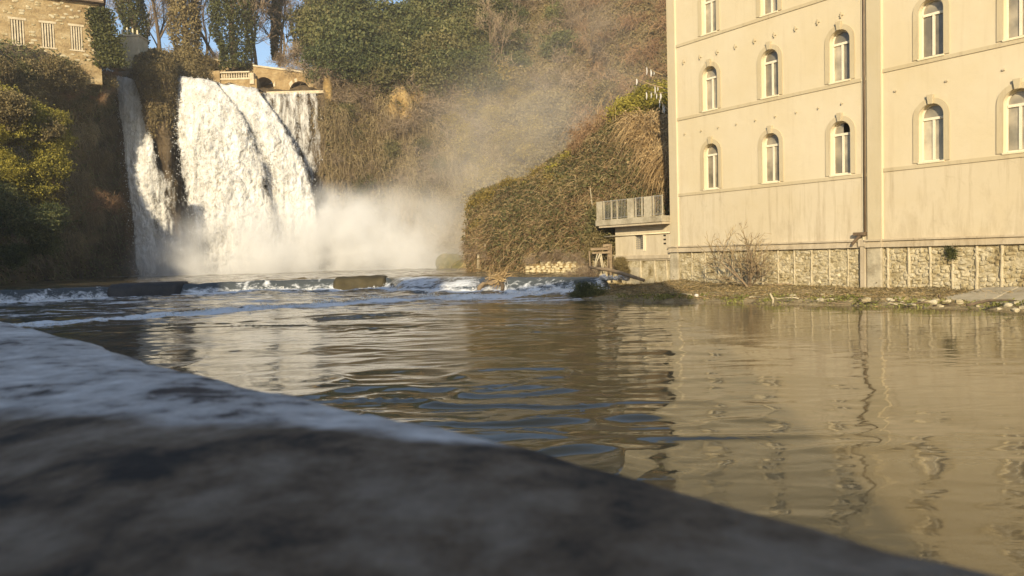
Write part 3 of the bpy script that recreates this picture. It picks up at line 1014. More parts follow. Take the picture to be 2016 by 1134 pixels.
def strip_prism(mb, inner, outer, n0, n1):
    """band between two equal-length outlines, from depth n0 out to n1"""
    k = len(inner)
    for i in range(k - 1):
        a, b, c, d = inner[i], inner[i + 1], outer[i + 1], outer[i]
        mb.hexa([F(a[0], n0, a[1]), F(b[0], n0, b[1]), F(c[0], n0, c[1]), F(d[0], n0, d[1]),
                 F(a[0], n1, a[1]), F(b[0], n1, b[1]), F(c[0], n1, c[1]), F(d[0], n1, d[1])])


random.seed(4)
for (c, z0, zs, sec) in WINS:
    # reveal
    a = arch(c, HALF, z0, zs)
    mb = MB()
    for p, q in zip(a, a[1:]):
        mb.poly([F(p[0], 0, p[1]), F(q[0], 0, q[1]), F(q[0], -.36, q[1]), F(p[0], -.36, p[1])], [(0, 1, 2, 3)])
    mb.build('reveal', M['reveal'], bld)
    # sill
    mb = MB(); mb.fbox(c - HALF - .03, c + HALF + .03, -.30, .075, z0 - .06, z0 + .015)
    bevel(mb.build('sill', M['reveal'], bld), .01)
    # raised surround and keystone
    mb = MB()
    inn = arch(c, HALF + .003, z0, zs); out = arch(c, HALF + .23, z0, zs)
    strip_prism(mb, inn, out, .002, .045)
    su = mb.build('window_surround', M['band'], bld)
    zt = zs + HALF
    mb = MB()
    mb.hexa([F(c - .085, .0, zt - .03), F(c + .085, .0, zt - .03), F(c + .085, .13, zt - .03), F(c - .085, .13, zt - .03),
             F(c - .14, .0, zt + .36), F(c + .14, .0, zt + .36), F(c + .14, .15, zt + .36), F(c - .14, .15, zt + .36)])
    bevel(mb.build('keystone', M['band'], su), .012)
    # window: frame with panes
    n1, n0 = -.24, -.30
    mb = MB()
    strip_prism(mb, arch(c, HALF - .075, z0 + .08, zs), arch(c, HALF - .004, z0 + .016, zs), n0, n1)
    tz = zs - .10
    mb.fbox(c - HALF + .07, c + HALF - .07, n0, n1 + .03, tz - .055, tz + .055)
    mb.fbox(c - HALF + .07, c + HALF - .07, n0, n1, z0 + .018, z0 + .10)
    mb.fbox(c - .05, c + .05, n0, n1 + .02, z0 + .102, tz - .057)
    wf = mb.build('window', M['frame'], bld)
    for sg in (-1, 1):
        mb = MB(); x0, x1 = sorted((c + sg * .05, c + sg * (HALF - .07)))
        mb.fbox(x0, x1, -.285, -.275, z0 + .09, tz - .05)
        mb.build('pane', M['glass'], wf)
    fa = [p for p in arch(c, HALF - .07, z0, zs)[1:-1]]
    broken = (sec == 1 and abs(c - 10.24) < .1 and z0 < 6)
    mb = MB()
    if broken:
        wf['label'] = 'window whose fanlight stands half open over a dark room'
        fa = [p for p in fa if p[0] <= c + .02]
        base = [(c - HALF + .07, tz + .05), (c, tz + .05)]
    else:
        base = [(c - HALF + .07, tz + .05), (c + HALF - .07, tz + .05)]
    loop = [base[0]] + fa + [base[1]]
    k = len(loop)
    mb.poly([F(p[0], -.275, p[1]) for p in loop] + [F(p[0], -.285, p[1]) for p in loop],
            [tuple(range(k)), tuple(range(2 * k - 1, k - 1, -1))] + [(i, (i + 1) % k, k + (i + 1) % k, k + i) for i in range(k)])
    mb.build('pane', M['glass'], wf)

# string courses between the surrounds
for sec, (sa, sb, sills) in secs.items():
    for z0 in sills:
        mb = MB(); mb.fbox(sa, sb, -.01, .042, z0 - .22, z0 - .062)
        cs = sorted(w[0] for w in WINS if w[3] == sec and abs(w[1] - z0) < .01)
        edges = [sa] + [v for c in cs for v in (c - HALF - .23, c + HALF + .23)] + [sb]
        mb.build('string_course', M['band'], bld)
# pilasters
mb = MB(); mb.fbox(-.27, .30, -.30, .07, 2.62, TOP); mb.build('pilaster', M['pilaster'], bld)
mb = MB(); mb.fbox(11.56, 12.2, -.20, .10, 2.62, TOP); mb.build('pilaster', M['pilaster'], bld)
mb = MB(); mb.fbox(.30, .355, -.01, .05, 2.62, TOP); mb.fbox(11.30, 11.345, -.01, .05, 2.62, TOP); mb.fbox(12.2, 12.25, -.01, .05, 2.62, TOP)
mb.build('corner_strip', M['reveal'], bld)
# cornice on top of the plinth: three mouldings, stepping out round the pilasters
for z0, z1, n in ((2.26, 2.42, .16), (2.42, 2.54, .12), (2.54, 2.62, .20)):
    mb = MB()
    mb.fbox(-.33, .36, -.3, n + .08, z0, z1); mb.fbox(.36, 11.5, -.1, n, z0, z1)
    mb.fbox(11.5, 12.26, -.1, n + .10, z0, z1); mb.fbox(12.26, 23, -.1, n, z0, z1)
    mb.build('cornice', M['cornice'], bld)
# downpipe with its elbow
mb = MB()
mb.tube([F(11.44, .09, TOP), F(11.44, .09, 2.95)], [.05, .05], 8)
pip = mb.build('downpipe', M['pipe'], bld, True)
mb = MB(); mb.fbox(10.98, 11.5, .02, .30, 2.82, 2.96)
mb.tube([F(11.3, .2, 2.85), F(11.0, .30, 2.5), F(10.95, .3, 2.4)], [.07, .07, .06], 8)
mb.build('drain_box', M['pipe'], pip)
mb = MB(); mb.fbox(11.24, 11.50, .02, .20, .35, 2.30); mb.fbox(11.16, 11.52, .02, .24, 2.30, 2.62)
bevel(mb.build('pipe_casing', M['cornice'], bld), .03)
# anchor plates: small iron crosses
for i in range(9):
    s_ = .9 + i * 1.18
    for z, r in ((12.95, .10), (8.93, .045)):
        mb = MB()
        mb.fbox(s_ - r, s_ + r, .0, .05, z - r * .28, z + r * .28); mb.fbox(s_ - r * .28, s_ + r * .28, .051, .09, z - r * 1.2, z + r * 1.2)
        mb.build('anchor_plate', M['band'], bld)
for s_ in (12.8, 14.9, 17.0):
    mb = MB(); mb.fbox(s_ - .05, s_ + .05, .0, .06, 8.99, 9.06); mb.build('anchor_plate', M['cornice'], bld)

# plinth with ribs and rubble
mb = MB()
mb.fbox(-.20, 11.5, -.4, .0, -.4, 2.26); mb.fbox(12.2, 23, -.4, .0, -.4, 2.26)
pl = mb.build('plinth', M['plinth'], bld)
mb = MB(); mb.fbox(-.30, .33, -.4, .12, -.4, 2.26); bevel(mb.build('plinth_pier', M['concrete'], bld), .04)
mb = MB(); mb.fbox(11.54, 12.22, -.4, .16, -.4, 2.26); bevel(mb.build('plinth_pier', M['concrete'], bld), .04)


def rock_mesh(name, mat, seed, sx=1, sy=1, sz=1, rough=.22):
    r = np.random.default_rng(seed)
    pts = []
    for x in (-1, 0, 1):
        for y in (-1, 0, 1):
            for z in (-1, 0, 1):
                if (x, y, z) == (0, 0, 0): continue
                v = np.array([x, y, z], float); v = v / np.linalg.norm(v) ** .62
                pts.append(v * (1 + r.normal(size=3) * rough * .6) * np.array([sx, sy, sz]) * .5)
    idx = {}
    k = 0
    for x in (-1, 0, 1):
        for y in (-1, 0, 1):
            for z in (-1, 0, 1):
                if (x, y, z) != (0, 0, 0): idx[(x, y, z)] = k; k += 1
    fs = []
    for ax in range(3):
        for sg in (-1, 1):
            for a in (-1, 0):
                for b in (-1, 0):
                    def kk(u, v):
                        c = [0, 0, 0]; c[ax] = sg; c[(ax + 1) % 3] = u; c[(ax + 2) % 3] = v
                        return idx[tuple(c)]
                    f = [kk(a, b), kk(a + 1, b), kk(a + 1, b + 1), kk(a, b + 1)]
                    fs.append(f if sg > 0 else f[::-1])
    return mesh_np(name, np.array(pts), np.array(fs), mat)


STONES = [rock_mesh('stone', M['stone'], i) for i in range(7)]
prnd = random.Random(8)
ribs = [(-.0, .35 + .93 * i) for i in range(1, 12)] + [(0, 12.45 + .9 * i) for i in range(0, 12)]
ribs = [s_ for _, s_ in ribs if s_ < 11.2 or s_ > 12.3]
for i, s_ in enumerate(ribs):
    mb = MB(); w_ = .05 if s_ < 11 else .065
    z = 2.25; pts = []
    while z > .2:
        pts.append(F(s_ + prnd.uniform(-.02, .02), .02, z)); z -= .24
    mb.tube(pts, [w_ * prnd.uniform(.8, 1.3) for _ in pts], 6)
    mb.build('rib', M['rib'], pl, True)


def place_stone(parent, mesh, loc, size, name='stone', col=None):
    o = bpy.data.objects.new(name, mesh); COL.objects.link(o)
    if parent is not None:
        o.parent = parent; loc = np.array(loc) - wpos(parent)
    o.location = [float(v) for v in loc]; o.scale = size
    o.rotation_euler = (prnd.uniform(-.2, .2), prnd.uniform(-.3, .3), math.atan2(FE[1], FE[0]) + prnd.uniform(-.15, .15))
    return o


n_st = 0
z = .35
while z < 2.15:                                       # right part: stones that can be told apart
    s_ = 12.3
    while s_ < 18.3:
        w_ = prnd.uniform(.12, .40); h_ = prnd.uniform(.11, .22)
        if prnd.random() < .80:
            place_stone(pl, STONES[prnd.randrange(7)], F(s_ + w_ / 2, .0, z + prnd.uniform(-.05, .05)), (w_, prnd.uniform(.07, .17), h_)); n_st += 1
        s_ += w_ + .015
    z += .17
print('stones', n_st)
# left part: half hidden under plaster, joined
VV = []; off = []
base_v = [np.array([v.co[:] for v in s.vertices]) for s in STONES]
base_f = [np.array([p.vertices[:] for p in s.polygons]) for s in STONES]
parts = []
for q in range(520):
    k = prnd.randrange(7); s_ = prnd.uniform(.5, 11.1); z = prnd.uniform(.35, 2.2)
    w_ = prnd.uniform(.12, .32); h_ = prnd.uniform(.1, .18)
    v = base_v[k]
    parts.append((np.array([F(s_, 0, z)]) + v[:, :1] * w_ * FE + v[:, 1:2] * .10 * FN + v[:, 2:3] * h_ * np.array([0, 0, 1]), base_f[k]))
V, Fq = merge(parts)
o = put('rubble', V, Fq, M['stone'], pl); o['kind'] = 'stuff'

# ------------------------------------------------------------------ terrace annex and its railing
def fz(px, py): return Fpx(px, py)[1]


sL = Fpx(1189, 432)[0]; sW = Fpx(1211, 450)[0]; sR = -.30
z_slab1, z_slab0 = fz(1270, 428), fz(1270, 440)
z_led1, z_led0 = fz(1270, 502), fz(1270, 510)
z_mid = fz(1270, 461)
anx = thing('terrace_annex', 'low weathered annex with a barred window under a projecting terrace, left of the cream building', 'building', F((sL + sR) / 2, -2, .4))
wl, wr = Fpx(1250, 478)[0], Fpx(1266, 478)[0]
wz0, wz1 = fz(1258, 491), fz(1258, 463)
mb = MB()
mb.fbox(sW, wl, -4, 0, z_led1, z_slab0 - .02); mb.fbox(wr, sR - .0, -4, 0, z_led1, z_slab0 - .02)
mb.fbox(wl, wr, -4, 0, z_led1, wz0); mb.fbox(wl, wr, -4, 0, wz1, z_slab0 - .02)
mb.build('wall', M['stucco_low'], anx)
mb = MB(); mb.fbox(wl, wr, -.6, -.5, wz0, wz1); wb = mb.build('window', M['dark'], anx)
for i in range(5):
    s_ = wl + (wr - wl) * (i + .5) / 5
    mb = MB(); mb.tube([F(s_, -.1, wz0), F(s_, -.1, wz1)], [.016, .016], 5); mb.build('bar', M['metal'], wb)
for i in range(7):
    z = wz0 + (wz1 - wz0) * (i + .5) / 7
    mb = MB(); mb.tube([F(wl, -.1, z), F(wr, -.1, z)], [.014, .014], 5); mb.build('bar', M['metal'], wb)
mb = MB(); mb.fbox(wr + .04, wr + .22, .0, .05, wz0 - .1, z_mid - .05); mb.build('jamb_strip', M['reveal'], anx)
mb = MB(); mb.fbox(sL, sR + .02, -4.2, .75, z_slab0, z_slab1); bevel(mb.build('terrace_slab', M['concrete'], anx), .03)
mb = MB(); mb.fbox(sL + .25, sR, -4.2, .68, z_slab0 - .12, z_slab0 - .003)
mb.build('slab_edge', M['cornice'], anx)
mb = MB(); mb.tube([F(sW - .9, .12, z_mid - .03), F(wl - .3, .08, z_mid), F(sR, .08, z_mid + .02)], [.035, .04, .04], 6); mb.build('pipe', M['reveal'], anx, True)
mb = MB(); mb.fbox(sW, sR, -.1, .14, z_led0, z_led1); mb.fbox(sW + .3, sR, -.1, .07, z_led0 - .10, z_led0 - .003)
bevel(mb.build('ledge', M['cornice'], anx), .03)
apl = MB(); apl.fbox(sW + .5, sR + .02, -4, .0, -.3, z_led0 - .1); apl = apl.build('plinth', M['plinth'], anx)
for s_ in (sW + .9, sW + 2.2, sR - 1.3, sR - .35):
    mb = MB(); mb.tube([F(s_, .02, z_led0 - .1), F(s_ + .02, .02, .9), F(s_, .02, .45)], [.05, .06, .07], 6); mb.build('rib', M['rib'], apl, True)
mb = MB(); mb.fbox(sW + 1.0, sW + 2.1, .0, .06, .3, z_led0 - .5); mb.build('plaster_patch', M['concrete'], apl)
for z in (fz(1312, 463), fz(1312, 471), fz(1312, 479)):
    mb = MB(); mb.fbox(sR - .55, sR - .38, -.02, .03, z - .05, z + .04); mb.build('vent_hole', M['dark'], anx)

rl = thing('terrace_railing', 'metal railing with concrete infill posts along the edge of the annex terrace', 'railing', F((sL + sR) / 2, .5, z_slab1))
zr = z_slab1 + (fz(1189, 397) - fz(1189, 434)) * .98
L_ = sR - sL
posts = [(.0, .10), (.30, .325), (.40, .43), (.52, .64), (.70, .725), (.76, .92), (.985, 1.0)]
for a, b in ((0, .09), (.49, .585), (.735, .84)):
    mb = MB(); mb.fbox(sL + L_ * a + .03, sL + L_ * b, .58, .66, z_slab1, zr); mb.build('infill_panel', M['concrete'], rl)
for a in (.115, .235, .325, .61, .70, .865, .985):
    mb = MB(); mb.fbox(sL + L_ * a, sL + L_ * a + .07, .57, .64, z_slab1, zr + .02); mb.build('post', M['concrete'], rl)
mb = MB(); mb.fbox(sL + .02, sR, .585, .625, zr - .05, zr); mb.fbox(sL + .02, sR, .59, .62, z_slab1 + .07, z_slab1 + .11); mb.build('rail', M['metal'], rl)
for i in range(44):
    a = (i + .5) / 44
    if a < .09 or .49 < a < .585 or .735 < a < .84: continue
    mb = MB(); s_ = sL + L_ * a
    mb.tube([F(s_, .605, z_slab1 + .1), F(s_, .605, zr - .05)], [.013, .013], 4); mb.build('bar', M['metal'], rl)

# ------------------------------------------------------------------ weir blocks
def weir_block(x0, x1, top, mat, label, thick=1.3):
    n = 46
    xs = np.linspace(x0, x1, n)
    y = np.interp(xs, WEIR_X, WEIR_Y)
    key = np.array([(-1.05, -.5), (-1.0, top - .5), (-.85, top - .16), (-.4, top), (thick - .3, top), (thick, top - .2), (thick, -.5)])
    L = np.concatenate([[0], np.cumsum(np.hypot(*np.diff(key, axis=0).T))]); t = np.linspace(0, L[-1], 30)
    py, pz = np.interp(t, L, key[:, 0]), np.interp(t, L, key[:, 1])
    P = np.stack([np.repeat(xs[:, None], 30, 1), y[:, None] + py[None], np.repeat(pz[None], n, 0)], -1)
    end = np.minimum(xs - x0, x1 - xs)[:, None]
    r = fbm(P[..., 0] * 1.1, P[..., 1] * 1.1, P[..., 2] * 1.4 + x0, 4)
    P[..., 1] -= .14 * r * (P[..., 1] < y[:, None])
    P[..., 2] += .10 * r + .06 * fbm(P[..., 0] * .5, P[..., 1] * 0, P[..., 2] * 0 + x0, 2) - .25 * np.clip(1 - end / .25, 0, 1) ** 2
    P[..., 1] += .3 * (np.clip(1 - end / .3, 0, 1) ** 2) * np.sign(y[:, None] - P[..., 1])
    V = P.reshape(-1, 3); Fq = grid_faces(n, 30)
    o = put('concrete_block', V, [Fq, np.array([list(range(30))]), np.array([[(n - 1) * 30 + q for q in range(30)][::-1]])], mat, None, True)
    return tag(o, label, 'block')


weir_block(-28.2, -23.9, 1.12, M['dark_concrete'], 'dark wet concrete block standing in the weir below the left falls')
weir_block(-13.4, -9.2, 1.06, M['brown_concrete'], 'mossy brown concrete block rising from the middle of the weir')

# ------------------------------------------------------------------ stone house up on the left
hA = W(-60, 0, 81.2); hB = W(193, 0, 87.3)
hA = np.array([hA[0], hA[1], 0]); hB = np.array([hB[0], hB[1], 0])
HE = unit(hB - hA); HNn = np.array([HE[1], -HE[0], 0.]); HL = np.linalg.norm(hB - hA)
Z0, Z1 = 23.5, 32.75


def H(s, n, z): return hA + HE * s + HNn * n + np.array([0, 0, z])


def hs(px):
    w = ray(px, 60); t = (HNn @ (hA - EYE)) / (HNn @ w); return float((EYE + w * t - hA) @ HE)


house = thing('stone_house', 'golden rubble stone house with barred windows and eaves on the clifftop at upper left', 'house', H(8, -2, Z0))
wins = [(hs(21), hs(48), 84), (hs(81), hs(107), 70), (hs(138), hs(162), 76)]


def hz(px, py):
    w = ray(px, py); t = (HNn @ (hA - EYE)) / (HNn @ w); return float((EYE + w * t)[2])


wz = [(hz(34, 87), hz(34, 39)), (hz(94, 93), hz(94, 46)), (hz(150, 98), hz(150, 52))]
mb = MB()


def hbox(mb, s0, s1, n0, n1, z0, z1):
    mb.hexa([H(s0, n0, z0), H(s1, n0, z0), H(s1, n1, z0), H(s0, n1, z0), H(s0, n0, z1), H(s1, n0, z1), H(s1, n1, z1), H(s0, n1, z1)])


cur = 0.0
for (a, b, _), (za, zb) in zip(wins, wz):
    hbox(mb, cur, a, -.5, 0, Z0, Z1); hbox(mb, a, b, -.5, 0, Z0, za); hbox(mb, a, b, -.5, 0, zb, Z1); cur = b
hbox(mb, cur, HL, -.5, 0, Z0, Z1)
hbox(mb, 0, HL, -9, -.5, Z0, Z0 + .1); hbox(mb, HL - .5, HL, -9, -.5, Z0 + .1, Z1); hbox(mb, 0, HL - .5, -9, -8.5, Z0 + .1, Z1)
hw = mb.build('wall', M['house_stone'], house)
for (a, b, _), (za, zb) in zip(wins, wz):
    mb = MB(); hbox(mb, a, b, -.45, -.4, za, zb); w_ = mb.build('window', M['dark'], house)
    nb = 5
    for i in range(nb):
        s_ = a + (b - a) * (i + .5) / nb
        mb = MB(); hbox(mb, s_ - .075, s_ + .075, -.16, -.02, za, zb); mb.build('bar', M['pale_stone'], w_)
    mb = MB(); hbox(mb, a - .15, b + .15, -.2, .08, za - .16, za - .002); mb.build('window_sill', M['pale_stone'], house)
    mb = MB(); hbox(mb, a - .2, b + .2, -.1, .05, zb + .002, zb + .25); mb.build('lintel', M['pale_stone'], house)
mb = MB(); hbox(mb, -.5, HL + .55, -9.5, .7, Z1 + .002, Z1 + .25); mb.build('eaves', M['pipe'], house)
mb = MB(); hbox(mb, -.5, HL + .5, -9.4, .6, Z1 + .252, Z1 + 1.25)
mb.build('attic_band', M['pale_stone'], house)
mb = MB(); mb.poly([H(-.9, 1, Z1 + 1.26), H(HL + .9, 1, Z1 + 1.26), H(HL + .9, -9.8, Z1 + 1.26), H(-.9, -9.8, Z1 + 1.26), H(-.9, -4.4, Z1 + 3.6), H(HL - 3, -4.4, Z1 + 3.6)],
                   [(0, 1, 5, 4), (1, 2, 5), (2, 3, 4, 5), (3, 0, 4)])
mb.build('roof', M['roof'], house)
# individual wall stones that catch the light
hr = random.Random(5)
for i in range(170):
    s_ = hr.uniform(.3, HL - .4); z = hr.uniform(26, Z1 - .3)
    if any(a - .5 < s_ < b + .5 and za - .4 < z < zb + .5 for (a, b, _), (za, zb) in zip(wins, wz)): continue
    o = bpy.data.objects.new('stone', STONES[hr.randrange(7)]); COL.objects.link(o); o.parent = hw
    o.location = [float(v) for v in H(s_, 0, z) - wpos(hw)]; o.scale = (hr.uniform(.35, .7), .14, hr.uniform(.18, .3)); o.rotation_euler = (0, 0, math.atan2(HE[1], HE[0]))

# ------------------------------------------------------------------ pier with posts, balustrade, bridge
def px_box(mb, x0, x1, y0, y1, Y, d):
    """a box whose front face spans the pixels, Y metres ahead and d deep"""
    a, b = W(x0, y1, Y), W(x1, y0, Y)
    mb.box(a[0], b[0], Y, Y + d, a[2], b[2])
    return a, b


spr = thing('stone_pier', 'square stone pier topped with short white posts above the left fall', 'pier', W(252, 130, 97))
mb = MB(); a, b = px_box(mb, 238, 273, 71, 135, 97, 2.4); bevel(mb.build('shaft', M['pale_stone'], spr), .05)
mb = MB(); mb.box(a[0] - .1, b[0] + .1, 96.9, 99.5, b[2] + .002, b[2] + .2); mb.build('cap', M['pale_stone'], spr)
for px, h in ((240, 58), (250, 54), (261, 56), (270, 59)):
    p, q = W(px, 70, 97.2), W(px, h, 97.2)
    mb = MB(); mb.tube([(p[0], 97.3, b[2] + .2), (p[0], 97.3, q[2])], [.11, .10], 6); mb.build('post', M['reveal'], spr)
mb = MB(); px_box(mb, 215, 237.5, 76, 135, 98, 1.5); mb.build('side_wall', M['bridge_stone'], spr)

bal = thing('stone_balustrade', 'pale stone balustrade with turned balusters above the main fall', 'balustrade', W(450, 160, 106))
bY = 106.0
pA, pB = W(432, 139, bY), W(492, 141, bY)
rt, rb = W(460, 141, bY)[2], W(460, 154, bY)[2]
mb = MB(); mb.box(pA[0], pB[0], bY - .2, bY + .35, rt - .22, rt); bevel(mb.build('handrail', M['pale_stone'], bal), .04)
mb = MB(); mb.box(pA[0], pB[0], bY - .2, bY + .35, rb - .25, rb); mb.build('base_rail', M['pale_stone'], bal)
for i in range(12):
    x = pA[0] + .3 + (pB[0] - pA[0] - .5) * i / 11
    mb = MB(); hh = rt - .22 - rb
    mb.tube([(x, bY + .07, rb + hh * t) for t in (0, .12, .18, .45, .7, .85, 1)], [.12, .12, .07, .14, .08, .07, .12], 8)
    mb.build('baluster', M['pale_stone'], bal, True)
for x0, x1, yt in ((405, 432, 139), (492, 499, 143)):
    mb = MB(); px_box(mb, x0, x1, yt, 165, bY - .3, .9); mb.build('pier', M['bridge_stone'] if x0 < 420 else M['pale_stone'], bal)
mb = MB(); px_box(mb, 400, 505, 155, 185, bY - .1, 1.2); mb.build('lower_wall', M['bridge_stone'], bal)

far = thing('garden_wall', 'long low wall with pale coping behind the balustrade', 'wall', W(430, 135, 111))
mb = MB(); p, q = W(395, 116, 112), W(500, 127, 109)
zb = 26
mb.hexa([(p[0], p[1], zb), (q[0], q[1], zb), (q[0], q[1] + .5, zb), (p[0], p[1] + .5, zb), p, q, q + [0, .5, 0], p + [0, .5, 0]]); mb.build('masonry', M['bridge_stone'], far)
mb = MB()
mb.hexa([p + [0, -.1, .005], q + [0, -.1, .005], q + [0, .6, .005], p + [0, .6, .005], p + [0, -.1, .2], q + [0, -.1, .2], q + [0, .6, .2], p + [0, .6, .2]]); mb.build('coping', M['pale_stone'], far)

br = thing('arched_bridge', 'brown stone bridge with two dark arches at the lip of the right fall', 'bridge', W(555, 180, 107))
BY = 107.0
za, zb_ = W(555, 183, BY)[2], 0
xl, xr = W(500, 160, BY)[0], W(640, 160, BY)[0]
c1, w1 = (W(500.5, 170, BY)[0] + W(539, 170, BY)[0]) / 2, (W(539, 170, BY)[0] - W(501, 170, BY)[0]) / 2
c2, w2 = W(590, 170, BY)[0], w1 * 1.05
zt1 = W(520, 152, BY)[2]; zt2 = W(590, 160, BY)[2]
ztl, ztr = W(500, 131, BY)[2], W(640, 149, BY)[2]


def arch_front(mb, x0, x1, c, w, zbot, ztop_arch, ztopf, y, dep):
    k = 14; rise = min(w, ztop_arch - zbot)
    zs = ztop_arch - rise
    pts = [(c - w, zbot), (c - w, zs)] + [(c - w * math.cos(math.pi * i / k), zs + rise * math.sin(math.pi * i / k)) for i in range(1, k)] + [(c + w, zs), (c + w, zbot)]
    mb.hexa([(x0, y, zbot), (c - w, y, zbot), (c - w, y + dep, zbot), (x0, y + dep, zbot), (x0, y, ztopf(x0)), (c - w, y, ztopf(c - w)), (c - w, y + dep, ztopf(c - w)), (x0, y + dep, ztopf(x0))])
    mb.hexa([(c + w, y, zbot), (x1, y, zbot), (x1, y + dep, zbot), (c + w, y + dep, zbot), (c + w, y, ztopf(c + w)), (x1, y, ztopf(x1)), (x1, y + dep, ztopf(x1)), (c + w, y + dep, ztopf(c + w))])
    q = pts[1:-1]
    for a, b in zip(q, q[1:]):
        mb.hexa([(a[0], y, a[1]), (b[0], y, b[1]), (b[0], y + dep, b[1]), (a[0], y + dep, a[1]), (a[0], y, ztopf(a[0])), (b[0], y, ztopf(b[0])), (b[0], y + dep, ztopf(b[0])), (a[0], y + dep, ztopf(a[0]))])
    return pts


tf = lambda x: ztl + (ztr - ztl) * (x - xl) / (xr - xl)
mb = MB(); xm = (c1 + w1 + c2 - w2) / 2
o1 = arch_front(mb, xl, xm, c1, w1, za - .3, zt1, tf, BY, 3.5)
o2 = arch_front(mb, xm, xr, c2, w2, za - .3, zt2, tf, BY, 3.5)
mb.box(xl, xr, BY + 3.5, BY + 3.8, za - .3, min(ztl, ztr))
bw = mb.build('wall', M['bridge_stone'], br)
for o_, c in ((o1, c1), (o2, c2)):
    q = o_[1:-1]
    for a, b in zip(q, q[1:]):
        oa = [(p[0] + (p[0] - c) * .18, p[1] + (.45 if p[1] > q[0][1] + .1 else .0)) for p in (a, b)]
        mb = MB()
        mb.hexa([(a[0], BY - .08, a[1]), (b[0], BY - .08, b[1]), (b[0], BY - .002, b[1]), (a[0], BY - .002, a[1]),
                 (oa[0][0], BY - .08, oa[0][1] + .02), (oa[1][0], BY - .08, oa[1][1] + .02), (oa[1][0], BY - .002, oa[1][1] + .02), (oa[0][0], BY - .002, oa[0][1] + .02)])
        mb.build('arch_stone', M['pale_stone'] if hr.random() < .25 else M['bridge_stone'], br)
mb = MB(); d_ = [0, 0, .02]
mb.hexa([(xl, BY - .15, ztl + .01), (xr, BY - .15, ztr + .01), (xr, BY + .6, ztr + .01), (xl, BY + .6, ztl + .01), (xl, BY - .15, ztl + .24), (xr, BY - .15, ztr + .24), (xr, BY + .6, ztr + .24), (xl, BY + .6, ztl + .24)])
mb.build('coping', M['pale_stone'], br)
a, b = W(525, 181, 105.2), W(640, 183, 105.2)
mb = MB(); mb.box(a[0], b[0], 105.1, 106.9, a[2] - .4, a[2] + .02); mb.build('sill', M['pale_stone'], br)

# ------------------------------------------------------------------ parapet in the foreground
prof = [(-.00, -2.6), (-.00, -.20), (-.05, -.19), (-.055, -.06), (-.03, -.02), (.02, .0), (.15, .012), (.34, .008), (.50, -.01), (.545, -.04), (.555, -.15), (.50, -.17), (.50, -1.4)]
ts = np.concatenate([np.linspace(-4, -1, 20), np.linspace(-1, 4, 320), np.linspace(4, 30, 60)])
PPt = []
for t in ts:
    for (n, z) in prof:
        PPt.append(Q(t, n, 2.2 + z))
# finer profile between points by subdivision across
Pa = np.array(PPt).reshape(len(ts), len(prof), 3)
fine = []
for k in range(len(prof) - 1):
    m_ = 10 if 2 <= k <= 9 else 2
    for q in range(m_): fine.append(Pa[:, k] + (Pa[:, k + 1] - Pa[:, k]) * q / m_)
fine.append(Pa[:, -1]); Pa = np.stack(fine, 1)
top = sstep(1.9, 2.15, Pa[..., 2])
rel = .010 * fbm(Pa[..., 0] * 5, Pa[..., 1] * 5, Pa[..., 2] * 5, 5) + .008 * fbm(Pa[..., 0] * 1.3, Pa[..., 1] * 1.3, Pa[..., 2], 2)
Pa[..., 2] += rel * top; Pa = Pa - PNV * (rel * 1.0)[..., None]
par = thing('stone_parapet', 'weathered stained stone parapet right in front of the lens, out of focus', 'parapet', Q(0, .25, 2.0))
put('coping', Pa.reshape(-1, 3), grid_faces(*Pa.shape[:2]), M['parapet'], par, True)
for i in range(len(par.children)): pass

# ------------------------------------------------------------------ vegetation
RV = np.random.default_rng(77)


def project(P):
    v = (P - EYE) @ RCAM
    return np.stack([1008 + FPX * v[..., 0] / -v[..., 2], 567 - FPX * v[..., 1] / -v[..., 2]], -1)


class Spot:
    def __init__(s, P, N):
        s.P = P.reshape(-1, 3); s.N = N.reshape(-1, 3); s.px = project(s.P)

    def at(s, px, py):
        d = np.hypot(s.px[:, 0] - px, s.px[:, 1] - py)
        k = np.where(d < d.min() + 4)[0]
        k = k[np.argmin(s.P[k, 1])]
        return s.P[k], s.N[k]


S_HILL, S_KN, S_LEFT, S_PIER, S_TOP = Spot(HP, HN), Spot(KP, KN), Spot(LP, LN), Spot(IP, IN_), Spot(PP, PN)


def make_leafy(name, mat, seed, rx=3.2, rz=2.9, clumps=130, per=42, ls=.20, cat='tree', twigs=0):
    r = np.random.default_rng(seed)
    t = thing(name, '', cat)
    V, Fq = crown_np(r, rx, rz, clumps, per, ls)
    link('crown', mesh_np('crown', V, Fq, mat), t)
    segs = []
    branch_segs(r, (0, 0, -.4), (r.normal() * .1, r.normal() * .1, 1), rz * 1.1, .16 * rx / 3, 2, segs, .7, .15, .1, (1, 3))
    V, Fq = tubes_np([s[:4] for s in segs], 5)
    link('trunk', mesh_np('trunk', V, Fq, M['bark']), t)
    return t


